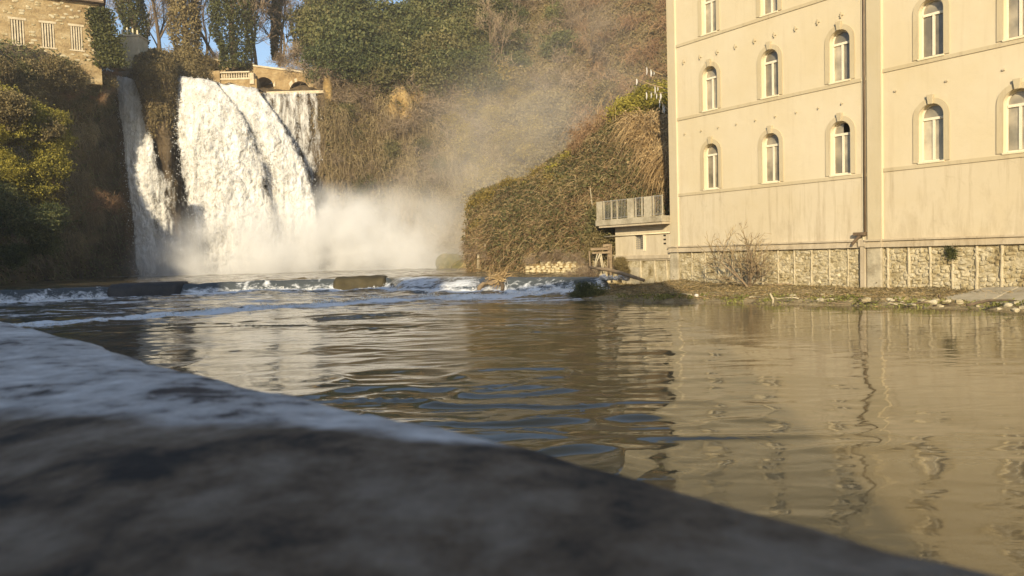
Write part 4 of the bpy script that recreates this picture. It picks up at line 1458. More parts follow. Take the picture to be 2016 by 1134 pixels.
def make_twiggy(name, mat, seed, r_=2.6, n=1000, droop=.25, wid=.028, cat='shrub', up=.5):
    r = np.random.default_rng(seed)
    t = thing(name, '', cat)
    segs = []
    for q in range(9):
        d = unit(r.normal(size=3) * np.array([1, 1, .35]) + np.array([0, 0, up + .3]))
        branch_segs(r, (r.normal() * .2, r.normal() * .2, -.3), d, r_ * .7, .06, 1, segs, .6, .2, .1, (1, 3))
    V, Fq = tubes_np([(s[0], s[1], s[2], max(s[3], .02)) for s in segs], 4)
    link('stem', mesh_np('stem', V, Fq, mat), t)
    tips = np.array([s[1] for s in segs])
    p0 = tips[r.integers(0, len(tips), n)] + r.normal(size=(n, 3)) * .25 * r_ / 2.6
    D = unit(r.normal(size=(n, 3)) + unit(p0 + 1e-3) * .9 + np.array([0, 0, up * .3]))
    v1 = strips(p0, D, r.uniform(.25, .75, n) * r_ * .55, wid, r, droop, 3, .35)
    V, Fq = merge([v1])
    link('twigs', mesh_np('twigs', V, Fq, mat), t)
    return t


def make_hanging(name, mat, seed, w=2.6, L=4.5, n=520, wid=.03, leaf=None):
    r = np.random.default_rng(seed)
    t = thing(name, '', 'creeper')
    a = r.uniform(-1, 1, n)
    p0 = np.stack([a * w, -.5 + r.normal(size=n) * .35, r.uniform(-.9, .2, n) * L * .8 * (1 - .3 * np.abs(a))], 1)
    D = unit(np.stack([r.normal(size=n) * .35, -np.abs(r.normal(size=n)) * .45, r.normal(size=n) * .3 - .35], 1))
    V, Fq = merge([strips(p0, D, r.uniform(.3, .9, n) * L * .42, wid, r, .9, 4, .25)])
    link('vines', mesh_np('vines', V, Fq, mat), t)
    p = p0[r.integers(0, n, n * 2)] + r.normal(size=(n * 2, 3)) * .35
    V, Fq = leaves(p, .13, r)
    link('foliage', mesh_np('foliage', V, Fq, leaf or M['leaf_brown']), t)
    return t


PROTO = {}


def plant(kind, loc, sc=1.0, label='', group='', rz=None, sink=0.0):
    maker, nvar = KINDS[kind]
    i = int(RV.integers(0, nvar))
    loc = np.array(loc, float) - np.array([0, 0, sink])
    rz = RV.uniform(0, 6.28) if rz is None else rz
    if (kind, i) not in PROTO:
        o = maker(i); PROTO[(kind, i)] = o
        o.location = [float(v) for v in loc]; o.rotation_euler = (0, 0, rz); o.scale = (sc, sc, sc)
        o['label'] = label; o['group'] = group
        if not group: del o['group']
        return o
    o = copy_tree(PROTO[(kind, i)], loc, rz, (sc, sc, sc), label)
    if group: o['group'] = group
    elif 'group' in o.keys(): del o['group']
    return o


KINDS = {
    'dark': (lambda i: make_leafy('evergreen_tree', M['leaf_dark'], 100 + i), 3),
    'olive': (lambda i: make_leafy('evergreen_tree', M['leaf_olive'], 110 + i), 3),
    'yellow': (lambda i: make_leafy('leafy_bush', M['leaf_yellow'], 120 + i, 2.6, 2.2, 120, 46, .15, 'bush'), 3),
    'gold': (lambda i: make_leafy('golden_bush', M['leaf_gold'], 130 + i, 2.6, 2.3, 110, 40, .16, 'bush'), 2),
    'brown': (lambda i: make_leafy('brown_bush', M['leaf_brown'], 140 + i, 2.6, 2.1, 110, 40, .17, 'bush'), 3),
    'twig': (lambda i: make_twiggy('bare_shrub', M['twig'], 150 + i), 4),
    'rust': (lambda i: make_twiggy('rusty_shrub', M['twig_red'], 160 + i, droop=.7), 3),
    'hang': (lambda i: make_hanging('hanging_creeper', M['vine'], 170 + i), 3),
}


def patch(spot, kind, box, n, sc, label, group, sink=.5, rz=None, shape=None):
    x0, x1, y0, y1 = box
    k = 0; pts = []
    while k < n:
        best = None                                   # blue-noise-like spread
        for _ in range(8):
            x, y = RV.uniform(x0, x1), RV.uniform(y0, y1)
            if shape is not None and not shape(x, y): continue
            d = min([math.hypot(x - a, (y - b)) for a, b in pts] + [1e9])
            if best is None or d > best[0]: best = (d, x, y)
        if best is None: continue
        x, y = best[1:]; pts.append((x, y))
        p, nn = spot.at(x, y)
        plant(kind, p - nn * .2, RV.uniform(*sc), label, group, rz=rz if rz is None else rz + RV.uniform(-.3, .3), sink=sink)
        k += 1


# --- hillside, from the bridge to the right
patch(S_HILL, 'dark', (640, 930, 20, 160), 26, (.85, 1.35), 'dark evergreen crown in the dense belt on the hillside right of the falls', 'evergreens on the hillside', 1.5)
patch(S_HILL, 'olive', (740, 1000, 10, 175), 22, (.8, 1.2), 'olive evergreen crown among the darker ones on the hillside', 'olive evergreens on the hillside', 1.5)
patch(S_HILL, 'dark', (940, 1110, 30, 150), 7, (.7, 1.0), 'small dark evergreen in the grey scrub above the misty ravine', 'evergreens above the ravine', 1.2)
patch(S_HILL, 'twig', (640, 800, 95, 200), 18, (.9, 1.4), 'tangled leafless brown shrub beside the bridge end', 'bare shrubs beside the bridge')
patch(S_HILL, 'twig', (780, 930, 165, 260), 11, (.9, 1.3), 'pale bare bramble clump on the cliff right of the ochre rock', 'bare brambles on the cliff')
patch(S_HILL, 'hang', (650, 790, 190, 330), 9, (.8, 1.2), 'brown creeper curtain hanging down the cliff beside the right fall', 'creepers beside the right fall', 0, rz=.1)
patch(S_HILL, 'hang', (780, 960, 230, 380), 9, (.8, 1.2), 'tan creeper curtain hanging on the cliff behind the mist', 'creepers behind the mist', 0, rz=0)
patch(S_HILL, 'twig', (650, 800, 200, 360), 10, (.7, 1.0), 'thorny bare shrub clinging to the cliff beside the right fall', 'thorny shrubs on the cliff')
patch(S_HILL, 'olive', (660, 900, 210, 370), 8, (.35, .6), 'small green ivy clump on the cliff right of the falls', 'green clumps on the cliff', .8)
patch(S_HILL, 'twig', (800, 930, 240, 360), 8, (.7, 1.0), 'pale twiggy shrub low on the cliff behind the mist', 'twiggy shrubs behind the mist')
patch(S_HILL, 'gold', (890, 1060, 140, 400), 18, (.7, 1.15), 'golden mossy bush on the hazy slope beside the ravine', 'golden bushes beside the ravine', .9)
patch(S_HILL, 'brown', (1000, 1200, 150, 400), 14, (.8, 1.2), 'brown bush in the shadowy haze of the ravine', 'brown bushes in the ravine', .9)
patch(S_HILL, 'twig', (950, 1200, 0, 170), 18, (1.0, 1.5), 'grey leafless shrub high on the hillside above the ravine', 'grey shrubs above the ravine')
patch(S_HILL, 'rust', (1150, 1330, 0, 240), 22, (.9, 1.4), 'rusty drooping shrub on the slope beside the cream building', 'rusty shrubs beside the cream building')
patch(S_HILL, 'brown', (700, 900, 380, 520), 8, (.6, .9), 'brown bush low on the cliff, half lost in spray', 'bushes low in the spray')

# trees on the shoulder left of the hillside, against the sky
for px, py, Y, sc, k in ((640, 92, 117, 1.5, 'olive'), (665, 75, 120, 1.6, 'dark'), (705, 60, 122, 1.2, 'olive'), (628, 62, 124, .9, 'dark'), (650, 40, 124, 1.2, 'olive')):
    plant(k, W(px, py, Y), sc, 'big evergreen against the sky at the right end of the bridge', 'big evergreens at the bridge end', sink=1.5)
for px, py, Y, sc in ((575, 148, 108.6, .8), (600, 150, 108, 1.0), (628, 160, 108, 1.1), (585, 122, 112, 1.1), (655, 130, 109, 1.2), (690, 125, 111, 1.2), (560, 128, 112, .8)):
    plant('twig', W(px, py, Y), sc, 'leafless bush leaning over the bridge parapet', 'bushes over the bridge')

# --- ground cover that nobody could count
p, nn = scatter(HP, HN, 42000, RV, None, .5)
V, Fq = leaves(p, .24, RV, nn, .3)
stuff('ground_cover', V, Fq, M['leaf_brown'], 'brown and olive undergrowth covering the hillside')
p, nn = scatter(HP, HN, 26000, RV, None, .3)
V, Fq = strips(p, unit(nn + RV.normal(size=p.shape) * .7), RV.uniform(.8, 2.2, len(p)), .03, RV, .9, 3, .3)
stuff('ground_cover', V, Fq, M['vine'], 'tangled tan brambles covering the hillside')
p, nn = scatter(HP, HN, 14000, RV, lambda u, v, q: ((u < .42) & (v < .55)) * sstep(-.1, .35, fbm(q[:, 0] * .2, q[:, 1] * .2, q[:, 2] * .2, 3)), .5)
V, Fq = leaves(p, .2, RV, nn, .3)
stuff('ground_cover', V, Fq, M['leaf_olive'], 'green ivy patches on the cliff right of the falls')

p, nn = scatter(KP, KN, 46000, RV, lambda u, v, q: .25 + .75 * sstep(-.35, .1, fbm(q[:, 0] * .35, q[:, 1] * .35, q[:, 2] * .35, 3)), .55)
V, Fq = leaves(p, .14, RV, nn, .3)
stuff('ground_cover', V, Fq, M['leaf_olive'], 'olive ivy and bramble blanket over the mound behind the weir')
p, nn = scatter(KP, KN, 26000, RV, None, .6)
V, Fq = leaves(p, .13, RV, nn, .3)
stuff('ground_cover', V, Fq, M['leaf_brown'], 'brown bramble leaves mixed over the mound behind the weir')
p, nn = scatter(KP, KN, 16000, RV, None, .5)
V, Fq = strips(p, unit(nn * .8 + RV.normal(size=p.shape) * .7), RV.uniform(.4, 1.1, len(p)), .016, RV, .8, 3, .3)
stuff('ground_cover', V, Fq, M['straw'], 'pale bramble stems arching over the mound behind the weir')
p, nn = scatter(KP, KN, 22000, RV, lambda u, v, q: np.clip(1.3 - v * 1.6, .25, 1), .35)
V, Fq = strips(p, unit(nn * .8 + RV.normal(size=p.shape) * .7 + np.array([0, 0, .3])), RV.uniform(.3, .9, len(p)), .014, RV, .6, 3, .3)
stuff('ground_cover', V, Fq, M['twig_red'], 'reddish dead stems along the foot of the mound')

p, nn = scatter(LP, LN, 42000, RV, lambda u, v, q: .35 + .65 * sstep(-.3, .1, fbm(q[:, 0] * .3, q[:, 1] * .3, q[:, 2] * .3, 3)), .7)
V, Fq = leaves(p, .16, RV, nn, .3)
stuff('ground_cover', V, Fq, M['leaf_dark'], 'dark ivy covering the shaded cliff left of the falls')
p, nn = scatter(LP, LN, 13000, RV, None, .4)
V, Fq = strips(p, unit(nn * .7 + RV.normal(size=p.shape) * .5 + np.array([0, 0, -.5])), RV.uniform(.6, 1.8, len(p)), .018, RV, .9, 3, .2)
stuff('ground_cover', V, Fq, M['vine'], 'hanging roots and dead creepers on the shaded left cliff')
p, nn = scatter(IP, IN_, 15000, RV, lambda u, v, q: sstep(.42, .62, v + .1 * fbm(q[:, 0] * .8, q[:, 2] * .5, q[:, 1], 3)), .8)
V, Fq = leaves(p, .17, RV, nn, .25)
stuff('ground_cover', V, Fq, M['leaf_brown'], 'olive brown creeper capping the rock pier between the falls')
p, nn = scatter(IP, IN_, 3500, RV, lambda u, v, q: sstep(.42, .7, v), .3)
V, Fq = strips(p, unit(nn * .6 + RV.normal(size=p.shape) * .3 + np.array([0, 0, -1.])), RV.uniform(.5, 1.5, len(p)), .022, RV, .6, 3, .15)
stuff('ground_cover', V, Fq, M['vine'], 'dead stems hanging down the rock pier between the falls')
p, nn = scatter(PP, PN, 9000, RV, lambda u, v, q: (q[:, 1] < 135) * 1.0, .7)
V, Fq = leaves(p, .22, RV, nn, .2)
stuff('ground_cover', V, Fq, M['leaf_brown'], 'brown undergrowth on the ground above the falls')

# --- mound behind the weir
for px, py, sc, k in ((938, 400, .62, 'gold'), (946, 440, .55, 'gold'), (962, 392, .7, 'gold'), (955, 480, .5, 'brown'), (1000, 366, .6, 'gold'), (1030, 356, .5, 'yellow'), (1062, 345, .6, 'gold'),
                      (1092, 330, .55, 'yellow'), (1120, 312, .6, 'yellow'), (1080, 355, .5, 'gold'), (1110, 345, .45, 'yellow')):
    p, nn = S_KN.at(px, py)
    plant(k, p - nn * .5, sc * .8, 'ochre green bush on the left shoulder of the mound', 'bushes on the mound shoulder', sink=.9)
for px, py, sc in ((1140, 292, .6), (1165, 268, .6), (1190, 245, .6), (1150, 275, .7), (1180, 262, .6), (1215, 240, .6)):
    p, nn = S_KN.at(px, py)
    plant('rust', p, sc, 'rusty bare bush along the crest of the mound', 'bushes on the mound crest')
for px, py, sc in ((1235, 232, .6), (1262, 222, .6), (1290, 214, .6), (1310, 205, .6)):
    p, nn = S_KN.at(px, py)
    plant('yellow', p, sc, 'green bush at the top of the mound beside the cream building', 'green bushes on the mound top', sink=.6)
for px, py, sc in ((930, 505, .5), (946, 498, .5), (925, 490, .4), (965, 515, .45)):
    p, nn = S_KN.at(px, py)
    plant('twig', p, sc, 'brown leafless bush at the left foot of the mound', 'bushes at the mound foot')
# tall pale stalks on the crest
for px in (1171, 1178, 1186, 1204, 1209, 1163):
    p, nn = S_KN.at(px, 250)
    mb = MB(); h = RV.uniform(2.0, 3.4)
    pts = [p + np.array([.25 * h * t * t * RV.uniform(-.4, 1), 0, h * t]) for t in (0, .35, .7, 1)]
    mb.tube(pts, [.03, .026, .02, .012], 5)
    tag(mb.build('reed_stalk', M['straw'], None, True), 'tall pale dead stalk standing on the crest of the mound', 'stalk', 'dead stalks on the mound crest')

# straw curtain of dead creeper
n = 3600
c0 = thing('dead_creeper', 'straw coloured curtain of dead creeper hanging over the mound beside the cream building', 'creeper', S_KN.at(1285, 300)[0])
xs_, ys_ = RV.uniform(1232, 1330, n), RV.uniform(232, 345, n)
ok = (ys_ < 250 + (xs_ - 1232) * 1.4)
pts = []
for x, y in zip(xs_[ok], ys_[ok]):
    pts.append(S_KN.at(x, y)[0])
pts = np.array(pts) + RV.normal(size=(len(pts), 3)) * .22 + np.array([-.3, -.9, .2])
V, Fq = strips(pts, unit(RV.normal(size=pts.shape) * .45 + np.array([-.45, -.5, .15])), RV.uniform(.9, 2.1, len(pts)), .03, RV, 1.0, 4, .2)
put('stems', V, Fq, M['straw'], c0)
k = RV.integers(0, len(pts), 5000)
V, Fq = leaves(pts[k] + RV.normal(size=(5000, 3)) * .4 + np.array([0, 0, -.7]), .1, RV)
put('dead_leaves', V, Fq, M['straw'], c0)

# pale dead branches hung with bleached scraps, beside the building
for i, (a, b, hang) in enumerate((((1268, 127), (1316, 152), 5), ((1243, 149), (1316, 176), 4), ((1270, 178), (1318, 182), 6), ((1296, 190), (1316, 216), 3))):
    p, q = W(a[0], a[1], 52), W(b[0], b[1], 49)
    t = thing('dead_branch', ('uppermost', 'second', 'third', 'lowest')[i] + ' of the pale dead branches sticking out from behind the cream building', 'branch', q, 'pale dead branches beside the building')
    mb = MB(); mid = (p + q) / 2 + np.array([0, 0, -.12])
    mb.tube([q + (q - p) * .4, q, mid, p], [.05, .045, .035, .015], 5); mb.build('stem', M['straw'], t, True)
    for h in range(hang):
        u = RV.uniform(.05, .75); c = p + (q - p) * u + np.array([0, 0, -.1])
        mb = MB(); L_ = RV.uniform(.25, .6)
        mb.tube([c, c + np.array([.02, 0, -L_ * .6]), c + np.array([-.02, 0, -L_])], [.03, .045, .012], 4); mb.build('scrap', M['debris_white'], t)

# --- left cliff
patch(S_LEFT, 'brown', (0, 232, 140, 210), 20, (.42, .68), 'olive brown bush on the clifftop fringe under the stone house', 'bushes under the stone house', .8)
patch(S_LEFT, 'olive', (0, 200, 150, 230), 8, (.4, .7), 'small olive bush in the clifftop fringe', 'olive bushes on the clifftop', .8)
yb = random.Random(31)
for q in range(26):
    py = 185 + 190 * yb.random(); px = yb.uniform(-12, 96 + 38 * math.sin((py - 170) / 200 * 3.1))
    plant('yellow' if yb.random() < .72 else 'brown', W(px, py + 18, 66.5 + px * .035 + yb.uniform(-1, .8)), yb.uniform(.38, .68),
          'sunlit yellow green bush bulging from the left cliff', 'yellow green bushes on the left cliff', sink=.6)
for q in range(16):
    px = RV.uniform(-5, 225)
    plant('twig' if q % 2 else 'rust', W(px, 150 + RV.uniform(-6, 40), 80 + px * .045), RV.uniform(.4, .65), 'twiggy brown shrub in the clifftop fringe under the stone house', 'twiggy shrubs under the stone house', sink=.3)
for px in range(-10, 225, 17):
    plant('brown', W(px + RV.uniform(-5, 5), 146 + RV.uniform(-6, 16) + px * .03, 79 + px * .05), RV.uniform(.42, .62), 'olive brown bush on the clifftop fringe under the stone house', 'bushes under the stone house', sink=1.0)
for px, py, Y, sc in ((25, 440, 65, .8), (70, 450, 66, .8), (100, 430, 68, .7), (5, 400, 65, .8), (90, 480, 67, .6), (30, 500, 65, .6)):
    plant('dark', W(px, py, Y), sc * .62, 'shaded dark green bush low on the left cliff', 'shaded bushes on the left cliff', sink=1.0)
plant('rust', W(212, 402, 83), .75, 'small sunlit dead tuft sticking out of the dark left cliff', '', sink=.2)
for px, py, sc in ((160, 250, .6), (190, 300, .6), (150, 340, .6), (205, 230, .6), (180, 420, .5), (130, 460, .6)):
    p, nn = S_LEFT.at(px, py)
    plant('hang', p + nn * .3, sc, 'dark creeper hanging on the shaded left cliff', 'creepers on the left cliff', rz=.9)
for px, py, sc in ((288, 150, .42), (300, 135, .5), (318, 150, .45), (300, 185, .42), (318, 190, .42), (316, 225, .36), (280, 125, .42), (330, 130, .45)):
    p, nn = S_PIER.at(px, py)
    plant('brown', p - nn * .2, sc, 'brown bush crowning the rock pier between the two falls', 'bushes on the rock pier', sink=.7)
for px, py, Y, sc in ((350, 140, 104, .8), (372, 142, 105, .85), (395, 143, 105.5, .7), (340, 120, 108, .9), (375, 115, 109, 1.0), (405, 125, 110, .8), (310, 118, 108, .7), (425, 128, 112, .7)):
    plant('brown', W(px, py + 8, Y), sc * .8, 'brown bush crowding the bank left of the balustrade', 'bushes beside the balustrade', sink=.9)
for px, py, Y, sc in ((345, 118, 110, .9), (385, 112, 111, .9), (420, 118, 112.5, .8)):
    plant('twig', W(px, py, Y), sc, 'leafless thicket behind the balustrade bushes', 'thicket behind the balustrade', sink=.4)


# --- ivy clad trunks and bare trees above the falls
def ivy_tree(px, py, Y, h, r0, mat, label, lean=(0, 0), bulge=1.0, nleaf=9000, seed=0, fork=True):
    rr = np.random.default_rng(seed)
    base = W(px, py, Y)
    t = thing('ivy_clad_tree', label, 'tree', base)
    pts = [base + np.array([lean[0] * h * u + .3 * math.sin(u * 5 + seed), lean[1] * h * u, h * u]) for u in np.linspace(0, 1, 9)]
    mb = MB(); mb.tube(pts, list(np.linspace(.55, .22, 9)), 8); mb.build('trunk', M['bark'], t, True)
    segs = []
    for i in (4, 5, 6, 7):
        for q in range(3):
            branch_segs(rr, pts[i], unit(np.array([rr.normal(), rr.normal() * .6, .8])), h * .30, .12, 3, segs, .5, .16, .08, (1, 3))
    V, Fq = tubes_np([(s[0], s[1], max(s[2], .03), max(s[3], .022)) for s in segs], 4)
    put('branches', V, Fq, M['bark'], t)
    u = rr.random(nleaf) ** .85
    c = np.array([np.interp(u, np.linspace(0, 1, 9), [p[k] for p in pts]) for k in range(3)]).T
    a = rr.uniform(0, 6.28, nleaf)
    lump = 1 + .45 * fbm(np.cos(a) * 1.2 + seed, np.sin(a) * 1.2, u * 7, 3)
    rad = r0 * bulge * lump * (.75 + .5 * np.sin(u * 3.0)) * rr.uniform(.6, 1.05, nleaf)
    n = np.stack([np.cos(a), np.sin(a), 0 * a], 1)
    V, Fq = leaves(c + n * rad[:, None], .2, rr, n, .4)
    put('ivy', V, Fq, mat, t)


ivy_tree(268, 112, 108, 17, 1.35, M['leaf_ivy'], 'ivy clad tree directly behind the square stone pier', (-.06, 0), 1.2, 9500, 1)
ivy_tree(368, 120, 109, 17, 1.45, M['leaf_brown'], 'tree wrapped in brown dead creeper left of the balustrade', (.02, 0), 1.35, 11000, 2)
ivy_tree(462, 138, 108, 18, 1.7, M['leaf_ivy'], 'broad dark ivy clad tree rising behind the balustrade', (.02, 0), 1.45, 13500, 3)
ivy_tree(545, 118, 120, 12, .7, M['leaf_ivy'], 'slender ivy clad tree behind the left arch of the bridge', (.01, 0), 1.0, 3500, 4)
iv = thing('wall_ivy', 'dense green ivy climbing the right corner of the stone house', 'ivy', H(HL, 0, 26))
u = RV.random(9000); v = RV.random(9000)
zz = 25.5 + v * 6.6
ctr = np.array([H(HL - .2 + .9 * (1 - a) + .6 * b, .35, 0) for a, b in zip(v, u)])
p = ctr + np.stack([RV.normal(size=9000) * .75 * (1.25 - .5 * v), RV.normal(size=9000) * .4 - .2, zz], 1)
V, Fq = leaves(p, .17, RV)
put('foliage', V, Fq, M['leaf_ivy'], iv)
mb = MB()
for q in range(5):
    mb2 = MB(); x0 = HL - .3 + q * .35
    mb2.tube([H(x0 + .2 * math.sin(z), .15, z) for z in np.linspace(25.5, 31.5, 7)], [.07] * 7, 5); mb2.build('stem', M['bark'], iv)

TREES = []
for i in range(5):
    r = np.random.default_rng(300 + i)
    (bV, bF), (sV, sF) = bare_tree_np(r, 17, .28, 4, (r.normal() * .15, 0), .5, .028, (1, 3))
    t = thing('bare_tree', '', 'tree')
    link('trunk', mesh_np('trunk', bV, bF, M['bark'], True), t)
    link('crown', mesh_np('crown', sV, sF, M['twig']), t)
    TREES.append([t, False])


def bare_tree(px, py, Y, sc, label, group=None, i=None, tilt=0.0):
    q = TREES[i if i is not None else int(RV.integers(0, 5))]
    loc = W(px, py, Y) - np.array([0, 0, .4])
    if not q[1]:
        o = q[0]; q[1] = True
        o.location = [float(v) for v in loc]; o.scale = (sc,) * 3
    else:
        o = copy_tree(q[0], loc, 0, (sc,) * 3)
    o.rotation_euler = (0, tilt, RV.uniform(0, 6.28) if not tilt else 0)
    o['label'] = label
    if group: o['group'] = group
    elif 'group' in o.keys(): del o['group']
    return o


bare_tree(213, 92, 106, 1.0, 'leafless tree between the stone house and the square pier')
bare_tree(316, 112, 110, 1.05, 'bare tree with a smooth trunk leaning right, left of the creeper covered tree', tilt=.22)
bare_tree(306, 112, 113, .8, 'small bare tree behind the leaning trunk')
bare_tree(505, 132, 111, 1.0, 'bare forked tree just right of the broad ivy clad tree', tilt=.12)
bare_tree(550, 125, 116, .95, 'pale bare tree behind the bridge between ivy trunk and evergreens')
bare_tree(430, 120, 116, 1.0, 'bare tree leaning left behind the broad ivy clad tree', tilt=-.35)
for px in (190, 290, 410, 500, 560, 585):
    bare_tree(px + RV.uniform(-8, 8), 118, RV.uniform(124, 146), RV.uniform(.7, 1.0), 'distant leafless tree in the grove above the falls', 'distant bare trees above the falls')
for px, py, Y, sc in ((960, 120, 120, .55), (985, 125, 121, .5), (1160, 110, 112, .5), (1010, 30, 130, .5), (880, 30, 124, .5), (820, 35, 124, .5), (770, 45, 121, .55), (930, 30, 128, .5), (1090, 20, 130, .5)):
    bare_tree(px, py, Y, sc, 'thin pale bare tree standing in the hillside evergreens', 'thin bare trees on the hillside')

# ------------------------------------------------------------------ small things on the banks and the weir
def rock(name, loc, size, mat, label, cat, seed, group=None, parent=None, fine=True):
    r = np.random.default_rng(seed)
    n1, n2 = 22, 14
    th = np.linspace(0, 2 * np.pi, n1, endpoint=False); ph = np.linspace(-np.pi / 2, np.pi / 2, n2)
    T, Ph = np.meshgrid(th, ph, indexing='ij')
    d = np.stack([np.cos(T) * np.cos(Ph), np.sin(T) * np.cos(Ph), np.sin(Ph)], -1)
    q = 1 + .38 * fbm(d[..., 0] * 1.6 + seed, d[..., 1] * 1.6, d[..., 2] * 1.6, 4)
    P = d * q[..., None] * np.array(size) + np.array(loc)
    P = np.concatenate([P, P[:1]], 0)
    o = put(name, P.reshape(-1, 3), grid_faces(n1 + 1, n2), mat, parent, True)
    return tag(o, label, cat, group)


M['moss_rock'] = surf_mat('mossy_boulder', [(0.06, 0.06, 0.02), (0.15, 0.13, 0.04), (0.26, 0.20, 0.09)], 0.8, 0.95, 1.0, 0.15, 6)
c = W(888, 516, 88)
bo = rock('boulder', c + np.array([0, 0, -.3]), (1.75, 1.4, 1.35), M['moss_rock'], 'mossy round boulder at the edge of the upper pool below the mound', 'boulder', 5)
c = W(912, 520, 86); rock('boulder', c + np.array([0, 0, -.4]), (1.3, 1.1, .9), M['moss_rock'], 'smaller low mossy rock just right of the round boulder', 'boulder', 6)
for px, y0, y1, Y, lab in ((942, 526, 500, 64, 'short pale post standing in the water at the foot of the mound'), (955, 528, 480, 63, 'taller thin pale pole beside the short post')):
    a, b = W(px, y0 + 3, Y), W(px, y1, Y)
    mb = MB(); r0 = .16 if y1 > 490 else .05
    mb.tube([a, (a + b) / 2 + [.02, 0, 0], b], [r0, r0 * .95, r0 * .8], 7); tag(mb.build('post', M['rib'], None, True), lab, 'post')
p, nn = S_KN.at(1163, 400)
mb = MB(); a = W(1166, 405, p[1] - .6); b = W(1162, 370, p[1] - .4); mb.tube([a - [0, 0, 1.0], a, b], [.045, .045, .03], 6)
tag(mb.build('pole', M['rib'], None, True), 'thin pale pole sticking up from the creeper left of the terrace', 'pole')

# retaining wall of pale stones at the foot of the mound
rw = thing('retaining_wall', 'low wall of pale sunlit stones at the foot of the mound behind the weir', 'wall', W(1110, 530, 52))
st = [rock_mesh('stone', M['ochre_stone'], 40 + i) for i in range(6)] if 'ochre_stone' in M else None
M['ochre_stone'] = surf_mat('sunlit_yellow_stone', [(0.34, 0.26, 0.13), (0.52, 0.43, 0.25), (0.60, 0.52, 0.34)], 1.2, 0.95, 0.5, 0.03, 8, island=0.2)
st = [rock_mesh('stone', M['ochre_stone'], 40 + i) for i in range(6)]
r_ = random.Random(12)
for rown in range(5):
    px = 1040
    while px < 1165:
        Y = 57 - (px - 1040) / 125 * 7
        wd = r_.uniform(.28, .5)
        q = W(px, 534 - rown * 4.2 + r_.uniform(-.7, .7), Y - .9 + rown * .12)
        if not (rown > 2 and (px < 1062 or r_.random() < .2)):
            o = bpy.data.objects.new('stone', st[r_.randrange(6)]); COL.objects.link(o); o.parent = rw
            o.location = [float(v) for v in q - wpos(rw)]; o.scale = (wd, .35, r_.uniform(.16, .24)); o.rotation_euler = (0, r_.uniform(-.2, .2), -.6)
        px += wd * FPX / Y * .98
mb = MB(); a, b = W(1035, 536, 56.6), W(1168, 536, 49.3)
mb.hexa([a + [0, .2, -.9], b + [0, .2, -.9], b + [0, 1.2, -.9], a + [0, 1.2, -.9], a + [0, .2, .62], b + [0, .2, .62], b + [0, 1.2, .66], a + [0, 1.2, .66]])
mb.build('mortar_core', M['ochre_rock'], rw)
for px, py, Y, sc in ((1050, 512, 56.2, .3), (1075, 511, 54.8, .28), (1100, 510, 53.5, .3), (1125, 509, 52.3, .28), (1148, 510, 50.8, .3), (1165, 520, 48.6, .3), (1178, 528, 47.6, .28), (1212, 528, 47.4, .26)):
    plant('twig', W(px, py, Y), sc, 'thorny brush spilling over the low stone wall and the shed', 'brush over the low stone wall', sink=.1)
# stone ledge in front of it, just above the weir
mb = MB(); a, b = W(985, 545, 47.5), W(1170, 543, 44.6)
mb.hexa([a + [0, 0, -1], b + [0, 0, -1], b + [0, 1.2, -1], a + [0, 1.2, -1], a, b, b + [0, 1.2, .05], a + [0, 1.2, .05]])
o = bevel(mb.build('concrete_ledge', M['concrete']), .05); tag(o, 'narrow pale ledge along the top of the right end of the weir', 'ledge')
o.location.z -= .12

for px, py, Y, sc, k in ((1196, 455, 49.2, .42, 'olive'), (1188, 480, 48.6, .4, 'brown'), (1204, 478, 48.8, .36, 'olive'), (1180, 505, 48.2, .35, 'brown'), (1200, 500, 48.4, .3, 'brown')):
    plant(k, W(px, py, Y), sc, 'bush filling the gap under the left end of the terrace', 'bushes under the terrace end', sink=.5)

# fallen snag lodged on the weir
c = W(975, 556, 47.2)
sn = thing('driftwood_snag', 'uprooted driftwood snag with a splayed root mass lodged on the weir', 'driftwood', c)
mb = MB(); pts = [W(*q) for q in ((942, 576, 45.8), (944, 566, 46.2), (952, 560, 46.5), (966, 557, 46.8), (982, 552, 47.1), (992, 545, 47.3))]
mb.tube(pts, [.10, .16, .17, .18, .20, .16], 8); mb.build('trunk', M['wood'], sn, True)
mb = MB(); mb.tube([W(985, 552, 47), W(990, 564, 46.4), W(988, 572, 46)], [.15, .13, .1], 7); mb.build('branch', M['bark'], sn, True)
r = np.random.default_rng(4); root = W(985, 549, 47.1)
P0 = np.repeat(root[None], 420, 0) + r.normal(size=(420, 3)) * np.array([.3, .2, .15])
V, Fq = strips(P0, r.normal(size=(420, 3)) * np.array([1, .6, .75]) + np.array([.1, -.3, .25]), r.uniform(.25, .75, 420), .025, r, .3, 3, .4)
put('roots', V, Fq, M['straw'], sn)

# ruined shed with leaning poles left of the annex
sh = thing('ruined_shed', 'ruined lean-to of planks and posts between the mound and the annex', 'shed', W(1195, 545, 46))
SY = 46.5
for x0, y0, x1, y1, rr in ((1163, 545, 1160, 494, .06), (1203, 545, 1199, 480, .07), (1204, 530, 1203, 480, .06), (1196, 540, 1198, 482, .05)):
    mb = MB(); mb.tube([W(x0, y0, SY), W(x1, y1, SY)], [rr, rr * .9], 6); mb.build('post', M['wood'], sh)
for (x0, y0, x1, y1, h) in ((1163, 493, 1200, 492, 5), (1166, 500, 1202, 499, 4), (1187, 486, 1200, 485, 5)):
    a, b = W(x0, y0, SY - .15), W(x1, y1, SY - .1); hh = h * SY / FPX
    mb = MB(); mb.hexa([a, b, b + [0, .08, 0], a + [0, .08, 0], a + [0, 0, hh], b + [0, 0, hh], b + [0, .08, hh], a + [0, .08, hh]]); mb.build('plank', M['wood'], sh)
a, b = W(1168, 545, SY + 1.2), W(1226, 500, SY + 1.2)
